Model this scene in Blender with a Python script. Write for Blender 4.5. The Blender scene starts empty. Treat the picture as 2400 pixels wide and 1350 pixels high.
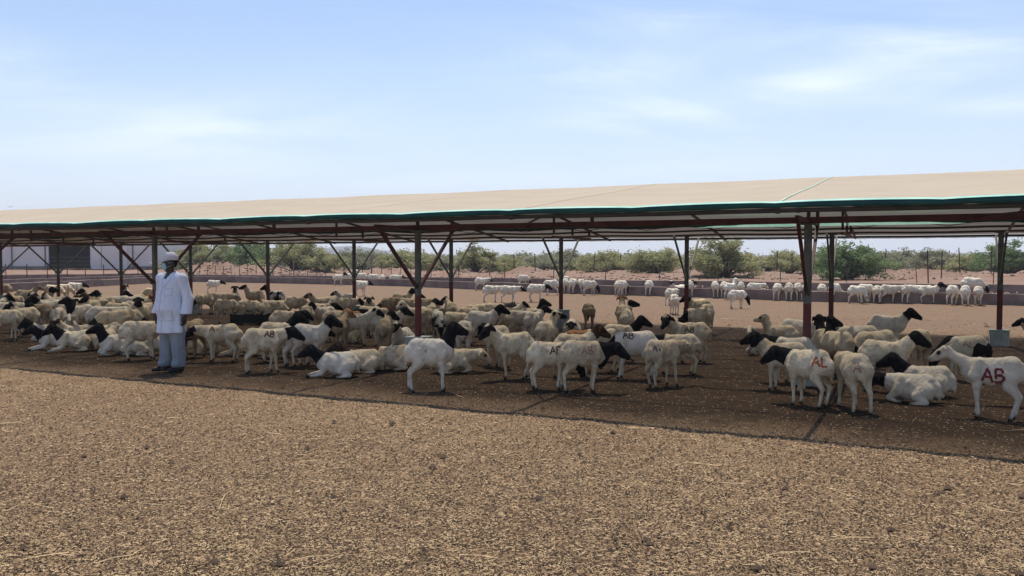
import bpy, math, random
import numpy as np
from mathutils import Vector, Matrix
from mathutils.bvhtree import BVHTree

random.seed(7)
RNG = np.random.default_rng(11)
R = math.radians
scene = bpy.context.scene
COL = scene.collection

# ------------------------------------------------------------------ camera, sky, sun, exposure
F_PX = 1950.0; CAM_H = 1.7
PITCH = math.atan((675 - 606) / F_PX)
cam_d = bpy.data.cameras.new('camera'); cam = bpy.data.objects.new('camera', cam_d); COL.objects.link(cam)
cam_d.sensor_width = 36; cam_d.lens = 36 * F_PX / 2400; cam_d.clip_start = 0.1; cam_d.clip_end = 20000
cam.location = (0, 0, CAM_H); cam.rotation_euler = (math.pi / 2 - PITCH, 0, 0)
scene.camera = cam
scene.view_settings.view_transform = 'Standard'; scene.view_settings.look = 'None'
scene.view_settings.exposure = 0.38; scene.view_settings.gamma = 1.0

SUN_DIR = Vector((0.02, 0.96, 2.25)).normalized()          # towards the sun: high, beyond the shed
sun_d = bpy.data.lights.new('sun', 'SUN'); sun_d.energy = 4.7; sun_d.angle = R(0.6); sun_d.color = (1.0, 0.93, 0.80)
sun = bpy.data.objects.new('sun', sun_d); COL.objects.link(sun); sun.location = (0, 30, 60)
sun.rotation_euler = SUN_DIR.to_track_quat('Z', 'Y').to_euler()

world = bpy.data.worlds.new('World'); scene.world = world; world.use_nodes = True
wn, wl = world.node_tree.nodes, world.node_tree.links
wn.clear()
w_out = wn.new('ShaderNodeOutputWorld'); w_bg = wn.new('ShaderNodeBackground'); w_bg.inputs['Strength'].default_value = 0.115
sky = wn.new('ShaderNodeTexSky'); sky.sky_type = 'NISHITA'; sky.sun_disc = False
sky.sun_elevation = math.asin(SUN_DIR.z); sky.sun_rotation = math.atan2(SUN_DIR.x, SUN_DIR.y)
sky.air_density = 1.0; sky.dust_density = 1.2; sky.ozone_density = 2.5; sky.altitude = 200
tc = wn.new('ShaderNodeTexCoord'); sep = wn.new('ShaderNodeSeparateXYZ'); wl.new(tc.outputs['Generated'], sep.inputs[0])
def wmath(op, a, b=None, c=None):
    n = wn.new('ShaderNodeMath'); n.operation = op
    for i, v in enumerate((a, b, c)):
        if v is None: continue
        if isinstance(v, (int, float)): n.inputs[i].default_value = v
        else: wl.new(v, n.inputs[i])
    return n.outputs[0]
zz = wmath('MAXIMUM', sep.outputs[2], 0.0)
# wispy high cloud: noise on a plane far above
dv = wmath('ADD', zz, 0.12)
cx = wmath('DIVIDE', sep.outputs[0], dv); cy = wmath('DIVIDE', sep.outputs[1], dv)
comb = wn.new('ShaderNodeCombineXYZ'); wl.new(cx, comb.inputs[0]); wl.new(cy, comb.inputs[1])
mp = wn.new('ShaderNodeMapping'); wl.new(comb.outputs[0], mp.inputs[0]); mp.inputs['Scale'].default_value = (0.55, 1.0, 1); mp.inputs['Rotation'].default_value = (0, 0, R(-14)); mp.inputs['Location'].default_value = (4.35, 0.4, 0)
n1 = wn.new('ShaderNodeTexNoise'); n1.inputs['Scale'].default_value = 1.3; n1.inputs['Detail'].default_value = 9; n1.inputs['Roughness'].default_value = 0.58; n1.inputs['Distortion'].default_value = 0.7
wl.new(mp.outputs[0], n1.inputs['Vector'])
n2 = wn.new('ShaderNodeTexNoise'); n2.inputs['Scale'].default_value = 0.6; n2.inputs['Detail'].default_value = 4; wl.new(mp.outputs[0], n2.inputs['Vector'])
cr = wn.new('ShaderNodeMapRange'); cr.interpolation_type = 'SMOOTHSTEP'; cr.inputs['From Min'].default_value = 0.30; cr.inputs['From Max'].default_value = 0.70
wl.new(n1.outputs[0], cr.inputs['Value'])
cr2 = wn.new('ShaderNodeMapRange'); cr2.interpolation_type = 'SMOOTHSTEP'; cr2.inputs['From Min'].default_value = 0.36; cr2.inputs['From Max'].default_value = 0.60
wl.new(n2.outputs[0], cr2.inputs['Value'])
# drifts of cirrus hang in a few parts of the sky (direction, size), thin veil elsewhere
yy_ = wmath('MAXIMUM', sep.outputs[1], 0.05); uu = wmath('DIVIDE', sep.outputs[0], yy_); vv = wmath('DIVIDE', sep.outputs[2], yy_)
msk = 0.05
for (pu, pv, su, sv, am) in ((.22, .295, .17, .035, 1.0), (.52, .255, .16, .05, 1.0), (.35, .205, .08, .022, .9), (.10, .228, .12, .022, .6), (.17, .165, .10, .03, .7), (-.36, .155, .17, .035, .55), (-.60, .225, .10, .04, .6), (-.5, .12, .25, .03, .25), (.55, .185, .12, .012, .5), (.0, .11, .3, .02, .3)):
    q = wmath('ADD', wmath('POWER', wmath('ABSOLUTE', wmath('DIVIDE', wmath('SUBTRACT', uu, pu), su)), 2.0), wmath('POWER', wmath('ABSOLUTE', wmath('DIVIDE', wmath('SUBTRACT', vv, pv), sv)), 2.0))
    msk = wmath('ADD', msk, wmath('MULTIPLY', wmath('EXPONENT', wmath('MULTIPLY', q, -1.0)), am))
cl = wmath('MINIMUM', wmath('MULTIPLY', wmath('MULTIPLY', cr.outputs[0], msk), 1.0), 0.9)
# dusty pale air low over the plain
hz = wmath('POWER', wmath('SUBTRACT', 1.0, wmath('MINIMUM', wmath('MULTIPLY', zz, 2.3), 1.0)), 2.2)
mixh = wn.new('ShaderNodeMix'); mixh.data_type = 'RGBA'; wl.new(wmath('MULTIPLY', hz, 0.72), mixh.inputs[0])
gainn = wn.new('ShaderNodeMix'); gainn.data_type = 'RGBA'; gainn.blend_type = 'MULTIPLY'; gainn.inputs[0].default_value = 1
wl.new(sky.outputs[0], gainn.inputs[6]); gainn.inputs[7].default_value = (0.93, 1.0, 1.07, 1)
wl.new(gainn.outputs[2], mixh.inputs[6]); mixh.inputs[7].default_value = (7.3, 7.7, 8.8, 1)
mixc = wn.new('ShaderNodeMix'); mixc.data_type = 'RGBA'; wl.new(cl, mixc.inputs[0]); wl.new(mixh.outputs[2], mixc.inputs[6]); mixc.inputs[7].default_value = (7.4, 8.1, 9.2, 1)
wl.new(mixc.outputs[2], w_bg.inputs['Color']); wl.new(w_bg.outputs[0], w_out.inputs['Surface'])

# ------------------------------------------------------------------ helpers
def ray(px, py):
    u = (px - 1200) / F_PX; v = (675 - py) / F_PX
    c, s = math.cos(PITCH), math.sin(PITCH)
    return Vector((u, c + v * s, -s + v * c))
def at(px, py, z=0.0):
    d = ray(px, py); k = (z - CAM_H) / d.z
    return Vector((d.x * k, d.y * k, z))
def at_d(px, dist, z=0.0):
    return Vector(((px - 1200) / F_PX * dist, dist, z))
def tag(o, label=None, cat=None, group=None, kind=None):
    if label: o['label'] = label
    if cat: o['category'] = cat
    if group: o['group'] = group
    if kind: o['kind'] = kind
    return o
def empty(name, loc=(0, 0, 0), rz=0):
    o = bpy.data.objects.new(name, None); COL.objects.link(o); o.location = loc; o.rotation_euler = (0, 0, rz); o.empty_display_size = 0.2
    return o
def mesh_np(name, V, Fc, mat=None, parent=None, smooth=False, link=True):
    """V (n,3) array, Fc (m,k) array with the same k for every face"""
    me = bpy.data.meshes.new(name)
    V = np.asarray(V, dtype=np.float32); Fc = np.asarray(Fc, dtype=np.int32)
    me.vertices.add(len(V)); me.vertices.foreach_set('co', V.ravel())
    m, k = Fc.shape
    me.loops.add(m * k); me.loops.foreach_set('vertex_index', Fc.ravel())
    me.polygons.add(m); me.polygons.foreach_set('loop_start', np.arange(0, m * k, k, dtype=np.int32))
    me.update(calc_edges=True); me.validate()
    if smooth: me.polygons.foreach_set('use_smooth', np.ones(len(me.polygons), dtype=bool))
    if mat: me.materials.append(mat)
    if not link: return me
    o = bpy.data.objects.new(name, me); COL.objects.link(o)
    if parent: o.parent = parent
    return o
class MB:
    def __init__(s): s.v = []; s.f = []
    def add(s, vs, fs):
        b = len(s.v); s.v += [tuple(v) for v in vs]; s.f += [tuple(i + b for i in f) for f in fs]; return s
    def box(s, c, d, rot=None):
        x, y, z = d[0] / 2, d[1] / 2, d[2] / 2
        vs = [Vector((a * x, b * y, e * z)) for a in (-1, 1) for b in (-1, 1) for e in (-1, 1)]
        if rot is not None: vs = [rot @ v for v in vs]
        vs = [v + Vector(c) for v in vs]
        return s.add(vs, [(0, 1, 3, 2), (4, 6, 7, 5), (0, 4, 5, 1), (2, 3, 7, 6), (0, 2, 6, 4), (1, 5, 7, 3)])
    def bar(s, a, b, w, h=None, up=(0, 0, 1)):
        a, b = Vector(a), Vector(b); h = h or w; d = (b - a); L = d.length; d = d / L
        upv = Vector(up)
        if abs(d.dot(upv)) > 0.98: upv = Vector((0.9, -0.436, 0))
        x = d.cross(upv).normalized(); y = x.cross(d)
        vs = [p + x * i * w / 2 + y * j * h / 2 for p in (a, b) for i in (-1, 1) for j in (-1, 1)]
        return s.add(vs, [(0, 2, 3, 1), (4, 5, 7, 6), (0, 1, 5, 4), (2, 6, 7, 3), (0, 4, 6, 2), (1, 3, 7, 5)])
    def tube(s, pts, r, n=8, r2=None, closed=True):
        pts = [Vector(p) for p in pts]; m = len(pts); b = len(s.v)
        for i, p in enumerate(pts):
            t = (pts[min(i + 1, m - 1)] - pts[max(i - 1, 0)]).normalized()
            u = Vector((0, 0, 1)) if abs(t.z) < 0.9 else Vector((1, 0, 0))
            x = t.cross(u).normalized(); y = t.cross(x)
            rr = (r if r2 is None else r + (r2 - r) * i / (m - 1))
            if isinstance(r, (list, tuple)): rr = r[i]
            for k in range(n):
                a = 2 * math.pi * k / n; s.v.append(tuple(p + x * math.cos(a) * rr + y * math.sin(a) * rr))
        for i in range(m - 1):
            for k in range(n):
                s.f.append((b + i * n + k, b + i * n + (k + 1) % n, b + (i + 1) * n + (k + 1) % n, b + (i + 1) * n + k))
        if closed:
            s.f.append(tuple(b + k for k in range(n))[::-1]); s.f.append(tuple(b + (m - 1) * n + k for k in range(n)))
        return s
    def build(s, name, mat, parent=None, smooth=False):
        me = bpy.data.meshes.new(name); me.from_pydata(s.v, [], s.f); me.update()
        import bmesh
        bm = bmesh.new(); bm.from_mesh(me); bmesh.ops.recalc_face_normals(bm, faces=bm.faces); bm.to_mesh(me); bm.free()
        if smooth: me.polygons.foreach_set('use_smooth', np.ones(len(me.polygons), dtype=bool))
        if mat: me.materials.append(mat)
        o = bpy.data.objects.new(name, me); COL.objects.link(o)
        if parent: o.parent = parent
        return o
def copy_tree(o, parent=None):
    c = o.copy(); COL.objects.link(c); c.parent = parent
    for ch in list(o.children): copy_tree(ch, c)
    return c

# ------------------------------------------------------------------ materials
class NT:
    def __init__(s, name, rough=0.9, spec=0.2):
        s.m = bpy.data.materials.new(name); s.m.use_nodes = True
        s.n, s.l = s.m.node_tree.nodes, s.m.node_tree.links
        s.b = s.n['Principled BSDF']; s.b.inputs['Roughness'].default_value = rough; s.b.inputs['Specular IOR Level'].default_value = spec
        s.out = s.n['Material Output']
    def node(s, t, **kw):
        n = s.n.new(t)
        for k, v in kw.items(): setattr(n, k, v)
        return n
    def coord(s, which='Object', scale=(1, 1, 1), rot=(0, 0, 0)):
        c = s.node('ShaderNodeTexCoord'); m = s.node('ShaderNodeMapping'); m.inputs['Scale'].default_value = scale; m.inputs['Rotation'].default_value = rot
        s.l.new(c.outputs[which], m.inputs[0]); return m.outputs[0]
    def noise(s, vec, scale, detail=4, rough=0.55, dist=0):
        n = s.node('ShaderNodeTexNoise'); n.inputs['Scale'].default_value = scale; n.inputs['Detail'].default_value = detail; n.inputs['Roughness'].default_value = rough; n.inputs['Distortion'].default_value = dist
        if vec: s.l.new(vec, n.inputs['Vector'])
        return n.outputs[0]
    def mr(s, v, a, b, c=0.0, d=1.0, smooth=True):
        n = s.node('ShaderNodeMapRange'); n.interpolation_type = 'SMOOTHSTEP' if smooth else 'LINEAR'
        s.l.new(v, n.inputs[0])
        for i, x in zip((1, 2, 3, 4), (a, b, c, d)):
            if isinstance(x, (int, float)): n.inputs[i].default_value = x
            else: s.l.new(x, n.inputs[i])
        return n.outputs[0]
    def math(s, op, a, b=None):
        n = s.node('ShaderNodeMath', operation=op)
        for i, v in enumerate((a, b)):
            if v is None: continue
            if isinstance(v, (int, float)): n.inputs[i].default_value = v
            else: s.l.new(v, n.inputs[i])
        return n.outputs[0]
    def mix(s, f, a, b, blend='MIX'):
        n = s.node('ShaderNodeMix', data_type='RGBA', blend_type=blend)
        for i, v in ((0, f), (6, a), (7, b)):
            if isinstance(v, (int, float)): n.inputs[i].default_value = v
            elif isinstance(v, tuple): n.inputs[i].default_value = (*v[:3], 1)
            else: s.l.new(v, n.inputs[i])
        return n.outputs[2]
    def bump(s, h, strength=0.5, dist=0.01):
        n = s.node('ShaderNodeBump'); n.inputs['Strength'].default_value = strength; n.inputs['Distance'].default_value = dist
        s.l.new(h, n.inputs['Height']); s.l.new(n.outputs[0], s.b.inputs['Normal'])
    def col(s, c):
        if isinstance(c, tuple): s.b.inputs['Base Color'].default_value = (*c, 1)
        else: s.l.new(c, s.b.inputs['Base Color'])
        return s

def simple(name, c, c2=None, scale=8, rough=0.8, spec=0.2, bump=0.0, bscale=40, metal=0):
    t = NT(name, rough, spec); v = t.coord()
    t.b.inputs['Metallic'].default_value = metal
    if c2 is None: c2 = tuple(x * 0.75 for x in c)
    t.col(t.mix(t.mr(t.noise(v, scale, 6), 0.35, 0.65), c, c2))
    if bump: t.bump(t.noise(v, bscale, 4), bump, 0.01)
    return t.m

# ground --------------------------------------------------
def ground_material():
    t = NT('ground_dung_and_sand', 0.95, 0.1); v = t.coord()
    geo = t.node('ShaderNodeNewGeometry'); sp = t.node('ShaderNodeSeparateXYZ'); t.l.new(geo.outputs['Position'], sp.inputs[0])
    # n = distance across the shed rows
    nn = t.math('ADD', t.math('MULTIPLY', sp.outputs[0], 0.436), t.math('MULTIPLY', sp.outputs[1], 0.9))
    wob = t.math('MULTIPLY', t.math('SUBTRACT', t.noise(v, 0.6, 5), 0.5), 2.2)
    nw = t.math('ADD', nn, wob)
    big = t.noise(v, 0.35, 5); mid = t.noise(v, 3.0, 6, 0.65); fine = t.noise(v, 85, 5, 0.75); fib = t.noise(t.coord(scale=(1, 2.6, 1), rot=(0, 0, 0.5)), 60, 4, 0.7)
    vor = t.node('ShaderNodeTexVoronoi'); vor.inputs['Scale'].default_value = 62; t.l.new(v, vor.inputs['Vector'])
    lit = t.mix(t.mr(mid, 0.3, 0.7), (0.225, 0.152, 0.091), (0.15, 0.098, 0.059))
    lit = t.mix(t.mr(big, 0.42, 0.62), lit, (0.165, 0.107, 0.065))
    dark = t.mix(t.mr(mid, 0.35, 0.7), (0.040, 0.024, 0.015), (0.022, 0.0135, 0.009))  # trodden dung under the roof, its colour darkened further to deepen the shade
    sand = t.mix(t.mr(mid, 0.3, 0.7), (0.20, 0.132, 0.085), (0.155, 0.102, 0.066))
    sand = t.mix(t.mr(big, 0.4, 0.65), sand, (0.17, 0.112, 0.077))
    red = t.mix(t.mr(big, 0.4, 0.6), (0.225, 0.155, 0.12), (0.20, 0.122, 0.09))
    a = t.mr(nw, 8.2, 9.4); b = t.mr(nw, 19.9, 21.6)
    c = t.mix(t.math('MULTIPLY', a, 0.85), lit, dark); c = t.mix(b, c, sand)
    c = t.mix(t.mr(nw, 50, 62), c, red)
    # pellets, straw grain
    near = t.mr(sp.outputs[1], 12, 40, 1.0, 0.0)
    c = t.mix(t.math('MULTIPLY', t.mr(fine, 0.50, 0.66), t.math('MULTIPLY', near, 0.75)), c, t.mix(0.5, c, (0.03, 0.02, 0.014)))
    c = t.mix(t.math('MULTIPLY', t.mr(fib, 0.58, 0.72), t.math('MULTIPLY', near, 0.45)), c, (0.30, 0.22, 0.14))
    t.col(c)
    hsum = t.math('ADD', t.math('MULTIPLY', vor.outputs['Distance'], -0.7), t.math('ADD', t.math('MULTIPLY', fine, 1.0), t.math('MULTIPLY', mid, 1.2)))
    t.bump(hsum, 0.8, 0.014)
    return t.m

M = {}
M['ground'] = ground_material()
M['straw'] = simple('dry_straw', (0.56, 0.405, 0.235), (0.29, 0.193, 0.108), 9, 0.7)
M['pellet'] = simple('dung_pellet', (0.075, 0.048, 0.032), (0.028, 0.019, 0.013), 5, 0.9)
M['concrete'] = simple('rough_concrete', (0.25, 0.19, 0.165), (0.17, 0.125, 0.11), 1.5, 0.95, 0.1, 0.5, 14)
M['block'] = simple('footing_concrete', (0.42, 0.46, 0.43), (0.26, 0.31, 0.29), 7, 0.9, 0.2, 0.5, 30)
M['maroon'] = simple('maroon_paint', (0.105, 0.033, 0.03), (0.06, 0.022, 0.02), 5, 0.55, 0.35)
M['brown_steel'] = simple('brown_steel', (0.085, 0.045, 0.038), (0.05, 0.03, 0.027), 5, 0.6, 0.3)
M['grey_steel'] = simple('grey_steel', (0.15, 0.16, 0.14), (0.09, 0.10, 0.09), 5, 0.5, 0.4)
M['dark_steel'] = simple('dark_purlin', (0.06, 0.055, 0.05), None, 5, 0.6)
M['rust'] = simple('rusty_iron', (0.11, 0.06, 0.045), (0.06, 0.04, 0.03), 9, 0.85)
M['teal'] = simple('green_hem', (0.02, 0.085, 0.075), (0.015, 0.06, 0.06), 4, 0.75)
M['turq'] = simple('turquoise_cloth', (0.34, 0.58, 0.50), (0.22, 0.48, 0.41), 4, 0.7)
def post_paint():
    t = NT('post_paint_grey_over_maroon', 0.5, 0.4); geo = t.node('ShaderNodeNewGeometry'); sp = t.node('ShaderNodeSeparateXYZ'); t.l.new(geo.outputs['Position'], sp.inputs[0])
    v = t.coord('Object'); n = t.noise(v, 6, 5)
    g = t.mix(t.mr(n, 0.35, 0.65), (0.135, 0.15, 0.135), (0.085, 0.095, 0.085)); m = t.mix(t.mr(n, 0.3, 0.7), (0.15, 0.022, 0.02), (0.085, 0.018, 0.018))
    z = t.math('ADD', sp.outputs[2], t.math('MULTIPLY', n, 0.05))
    t.col(t.mix(t.mr(z, 1.10, 1.125), m, g)); return t.m
M['post'] = post_paint()
def net_material():
    t = NT('shade_net', 0.9, 0.1); v = t.coord('Object')
    n = t.noise(v, 1.2, 5); w = t.noise(t.coord('Object', (60, 60, 60)), 6, 2)
    t.col(t.mix(t.mr(n, 0.3, 0.7), (0.40, 0.34, 0.27), (0.37, 0.31, 0.245)))
    tr = t.node('ShaderNodeBsdfTransparent'); tr.inputs[0].default_value = (1, 0.955, 0.88, 1)
    tl = t.node('ShaderNodeBsdfTranslucent'); tl.inputs[0].default_value = (0.42, 0.35, 0.28, 1)
    m0 = t.node('ShaderNodeMixShader'); m0.inputs[0].default_value = 0.04
    t.l.new(t.b.outputs[0], m0.inputs[1]); t.l.new(tl.outputs[0], m0.inputs[2])
    m1 = t.node('ShaderNodeMixShader'); # a woven net is open when light falls square through it and closes up at a slant, for every ray alike
    lw = t.node('ShaderNodeLayerWeight'); lw.inputs['Blend'].default_value = 0.5; t.l.new(t.mr(lw.outputs['Facing'], 0.10, 0.92, 0.42, 0.05, False), m1.inputs[0])
    t.l.new(m0.outputs[0], m1.inputs[1]); t.l.new(tr.outputs[0], m1.inputs[2]); t.l.new(m1.outputs[0], t.out.inputs['Surface'])
    return t.m
M['net'] = net_material()
M['cladding'] = None
def cladding():
    t = NT('white_cladding', 0.6, 0.3); v = t.coord('Object')
    w = t.node('ShaderNodeTexWave', wave_type='BANDS', bands_direction='X'); w.inputs['Scale'].default_value = 1.6; t.l.new(v, w.inputs['Vector'])
    n = t.noise(v, 0.3, 5)
    t.col(t.mix(t.mr(n, 0.3, 0.7), (0.74, 0.67, 0.66), (0.66, 0.59, 0.58))); t.bump(w.outputs[0], 0.4, 0.05); return t.m
M['cladding'] = cladding()
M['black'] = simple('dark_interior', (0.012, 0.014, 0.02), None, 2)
M['foliage'] = {}
def foliage(name, a, b):
    t = NT(name, 0.75, 0.2); geo = t.node('ShaderNodeNewGeometry'); n = t.noise(t.coord('Object'), 1.1, 3)
    c = t.mix(t.mr(n, 0.35, 0.65), a, b); c = t.mix(t.mr(geo.outputs['Random Per Island'], 0, 1, 0, 0.5, False), c, tuple(x * 1.7 for x in a))
    t.col(c)
    tl = t.node('ShaderNodeBsdfTranslucent'); t.l.new(c, tl.inputs[0]); m = t.node('ShaderNodeMixShader'); m.inputs[0].default_value = 0.3
    t.l.new(t.b.outputs[0], m.inputs[1]); t.l.new(tl.outputs[0], m.inputs[2]); t.l.new(m.outputs[0], t.out.inputs['Surface']); return t.m
M['leaf_olive'] = foliage('olive_foliage', (0.31, 0.30, 0.155), (0.23, 0.24, 0.115))
M['leaf_dark'] = foliage('dark_green_foliage', (0.17, 0.225, 0.10), (0.12, 0.165, 0.08))
M['leaf_far'] = foliage('distant_foliage', (0.25, 0.25, 0.16), (0.20, 0.205, 0.13))
M['twig'] = simple('thorn_wood', (0.13, 0.10, 0.075), (0.08, 0.06, 0.05), 6, 0.9)

# fleece --------------------------------------------------
def fleece(name, a, b, dirt, patch=None, patch_amt=0.0, rump=False, green=0.0):
    """zone attribute: red = neck/head coordinate, green = eyes, nose and hooves, blue = rump"""
    t = NT(name, 0.95, 0.08); v = t.coord('Object')
    at_ = t.node('ShaderNodeAttribute', attribute_name='zone'); s3 = t.node('ShaderNodeSeparateColor'); t.l.new(at_.outputs['Color'], s3.inputs[0])
    oi = t.node('ShaderNodeObjectInfo')
    vadd = t.node('ShaderNodeVectorMath', operation='ADD'); t.l.new(v, vadd.inputs[0])
    rnd = t.math('MULTIPLY', oi.outputs['Random'], 37.0); cmb = t.node('ShaderNodeCombineXYZ'); t.l.new(rnd, cmb.inputs[0]); t.l.new(rnd, cmb.inputs[1]); t.l.new(cmb.outputs[0], vadd.inputs[1])
    vv = vadd.outputs[0]
    n1 = t.noise(vv, 5, 5, 0.6); n2 = t.noise(vv, 14, 6, 0.7); n3 = t.noise(vv, 55, 5, 0.7)
    c = t.mix(t.mr(n1, 0.35, 0.65), a, b)
    c = t.mix(t.math('MULTIPLY', t.mr(n2, 0.48, 0.72), 0.62), c, dirt); nb_ = t.noise(vv, 2.6, 4, 0.65); c = t.mix(t.math('MULTIPLY', t.mr(nb_, 0.52, 0.66), 0.55), c, dirt)
    c = t.mix(t.math('MULTIPLY', oi.outputs['Random'], 0.35), c, dirt)
    if patch: c = t.mix(t.mr(n1, 0.56 - patch_amt, 0.585 - patch_amt), c, patch)
    if rump: c = t.mix(t.mr(t.math('ADD', s3.outputs[2], t.math('MULTIPLY', t.math('SUBTRACT', n1, 0.5), 0.3)), 0.45, 0.5), c, (0.012, 0.011, 0.012))
    edge = t.math('ADD', s3.outputs[0], t.math('MULTIPLY', t.math('SUBTRACT', n2, 0.5), 0.10))
    lo = oi.outputs['Alpha']; hi = t.math('ADD', lo, 0.03)
    hm = t.mr(edge, lo, hi)
    c = t.mix(hm, c, oi.outputs['Color'])
    c = t.mix(s3.outputs[1], c, (0.018, 0.014, 0.013))
    t.col(c); t.bump(t.math('ADD', t.math('MULTIPLY', n2, 1.0), t.math('MULTIPLY', n3, 0.6)), 0.85, 0.025)
    t.b.inputs['Sheen Weight'].default_value = 0.02
    return t.m
FL = {
 'w': fleece('white_fleece', (0.78, 0.71, 0.60), (0.67, 0.60, 0.48), (0.46, 0.37, 0.26)),
 'c': fleece('cream_fleece', (0.82, 0.71, 0.52), (0.66, 0.54, 0.37), (0.27, 0.185, 0.11)),
 'b': fleece('tawny_fleece', (0.50, 0.41, 0.28), (0.36, 0.27, 0.17), (0.20, 0.13, 0.08)),
 'k': fleece('black_fleece', (0.016, 0.014, 0.014), (0.025, 0.022, 0.02), (0.03, 0.024, 0.02)),
 'p': fleece('patched_fleece', (0.76, 0.72, 0.63), (0.66, 0.6, 0.5), (0.5, 0.42, 0.32), (0.02, 0.018, 0.018), 0.02),
 'r': fleece('black_ended_fleece', (0.68, 0.61, 0.46), (0.56, 0.5, 0.36), (0.42, 0.34, 0.24), rump=True),
}
HEADC = {'K': (0.010, 0.010, 0.013), 'B': (0.075, 0.035, 0.022), 'O': (0.38, 0.19, 0.09), 'W': (0.74, 0.70, 0.62), 'G': (0.10, 0.10, 0.09), 'D': (0.035, 0.022, 0.018)}

# ------------------------------------------------------------------ implicit surfaces (smooth bodies)
def surfnet(Fg, org, h):
    nx, ny, nz = Fg.shape; S = Fg < 0
    acc = np.zeros((nx - 1, ny - 1, nz - 1, 3), dtype=np.float32); cnt = np.zeros((nx - 1, ny - 1, nz - 1), dtype=np.int32)
    quads = []; pend = []
    for ax in range(3):
        sl0 = [slice(None)] * 3; sl1 = [slice(None)] * 3; sl0[ax] = slice(0, -1); sl1[ax] = slice(1, None)
        f0, f1 = Fg[tuple(sl0)], Fg[tuple(sl1)]; cr_ = S[tuple(sl0)] != S[tuple(sl1)]
        idx = np.argwhere(cr_); a = f0[cr_]; b = f1[cr_]; tt = a / (a - b)
        pos = idx.astype(np.float32); pos[:, ax] += tt
        o1, o2 = [(1, 2), (0, 2), (0, 1)][ax]
        for da in (0, 1):
            for db in (0, 1):
                ci = idx.copy(); ci[:, o1] -= da; ci[:, o2] -= db
                ok = (ci >= 0).all(1) & (ci[:, 0] < nx - 1) & (ci[:, 1] < ny - 1) & (ci[:, 2] < nz - 1)
                c = ci[ok]; np.add.at(acc, (c[:, 0], c[:, 1], c[:, 2]), pos[ok]); np.add.at(cnt, (c[:, 0], c[:, 1], c[:, 2]), 1)
        pend.append((ax, o1, o2, idx, S[tuple(sl0)][cr_]))
    mask = cnt > 0; vid = -np.ones(cnt.shape, dtype=np.int64); vid[mask] = np.arange(mask.sum())
    V = acc[mask] / cnt[mask][:, None] * h + np.asarray(org, dtype=np.float32)
    for ax, o1, o2, idx, inside in pend:
        ok = (idx[:, o1] >= 1) & (idx[:, o2] >= 1) & (idx[:, o1] < Fg.shape[o1] - 1) & (idx[:, o2] < Fg.shape[o2] - 1)
        idx = idx[ok]; ins = inside[ok]
        def cell(d1, d2):
            c = idx.copy(); c[:, o1] -= d1; c[:, o2] -= d2; return vid[c[:, 0], c[:, 1], c[:, 2]]
        q = np.stack([cell(1, 1), cell(0, 1), cell(0, 0), cell(1, 0)], 1)
        flip = ins if ax != 1 else ~ins
        q[~flip] = q[~flip][:, ::-1]
        quads.append(q)
    Q = np.concatenate(quads); Q = Q[(Q >= 0).all(1)]
    return V, Q
# primitive: dict(a,b,ra,rb,k,sc,z0,z1,col0,col1)   sc = scale of y (flattening) about the segment
def P(a, b, ra, rb=None, k=0.03, sy=1.0, c0=0.0, c1=None, dk=0.0, rump=0.0, sub=False):
    return dict(a=np.array(a, float), b=np.array(b, float), ra=ra, rb=ra if rb is None else rb, k=k, sy=sy, c0=c0, c1=c0 if c1 is None else c1, dk=dk, rump=rump, sub=sub)
def pd(p, X):
    a, b = p['a'], p['b']; d = b - a; L = float(d @ d) + 1e-9
    q = X - a
    t = np.clip((q @ d) / L, 0, 1)
    e = q - t[..., None] * d
    if p['sy'] != 1.0: e = e * np.array([1, 1 / p['sy'], 1])
    return np.sqrt((e * e).sum(-1)) - (p['ra'] + (p['rb'] - p['ra']) * t), t
def implicit(prims, h, cutz=None, pad=0.05):
    lo = np.min([np.minimum(p['a'], p['b']) - max(p['ra'], p['rb']) for p in prims if not p['sub']], 0) - pad
    hi = np.max([np.maximum(p['a'], p['b']) + max(p['ra'], p['rb']) for p in prims if not p['sub']], 0) + pad
    n = np.ceil((hi - lo) / h).astype(int) + 1
    axs = [lo[i] + np.arange(n[i]) * h for i in range(3)]
    G = np.ones(tuple(n), dtype=np.float32)
    for p in prims:
        m = max(p['ra'], p['rb']) + p['k'] + 2.5 * h
        l = np.minimum(p['a'], p['b']) - m; u = np.maximum(p['a'], p['b']) + m
        i0 = [max(0, int((l[i] - lo[i]) / h)) for i in range(3)]; i1 = [min(n[i], int((u[i] - lo[i]) / h) + 2) for i in range(3)]
        if any(i1[i] <= i0[i] for i in range(3)): continue
        X = np.stack(np.meshgrid(*[axs[i][i0[i]:i1[i]] for i in range(3)], indexing='ij'), -1)
        d, _ = pd(p, X); s = tuple(slice(i0[i], i1[i]) for i in range(3)); g = G[s]; k = p['k']
        if p['sub']:
            d = -d; hh = np.maximum(k - np.abs(g - d), 0) / k; G[s] = np.maximum(g, d) + hh * hh * k * 0.25
        else:
            hh = np.maximum(k - np.abs(g - d), 0) / k; G[s] = np.minimum(g, d) - hh * hh * k * 0.25
    if cutz is not None:
        zz_ = axs[2][None, None, :]; G = np.maximum(G, cutz - zz_)
    V, Q = surfnet(G, lo, h)
    return V, Q
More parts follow.
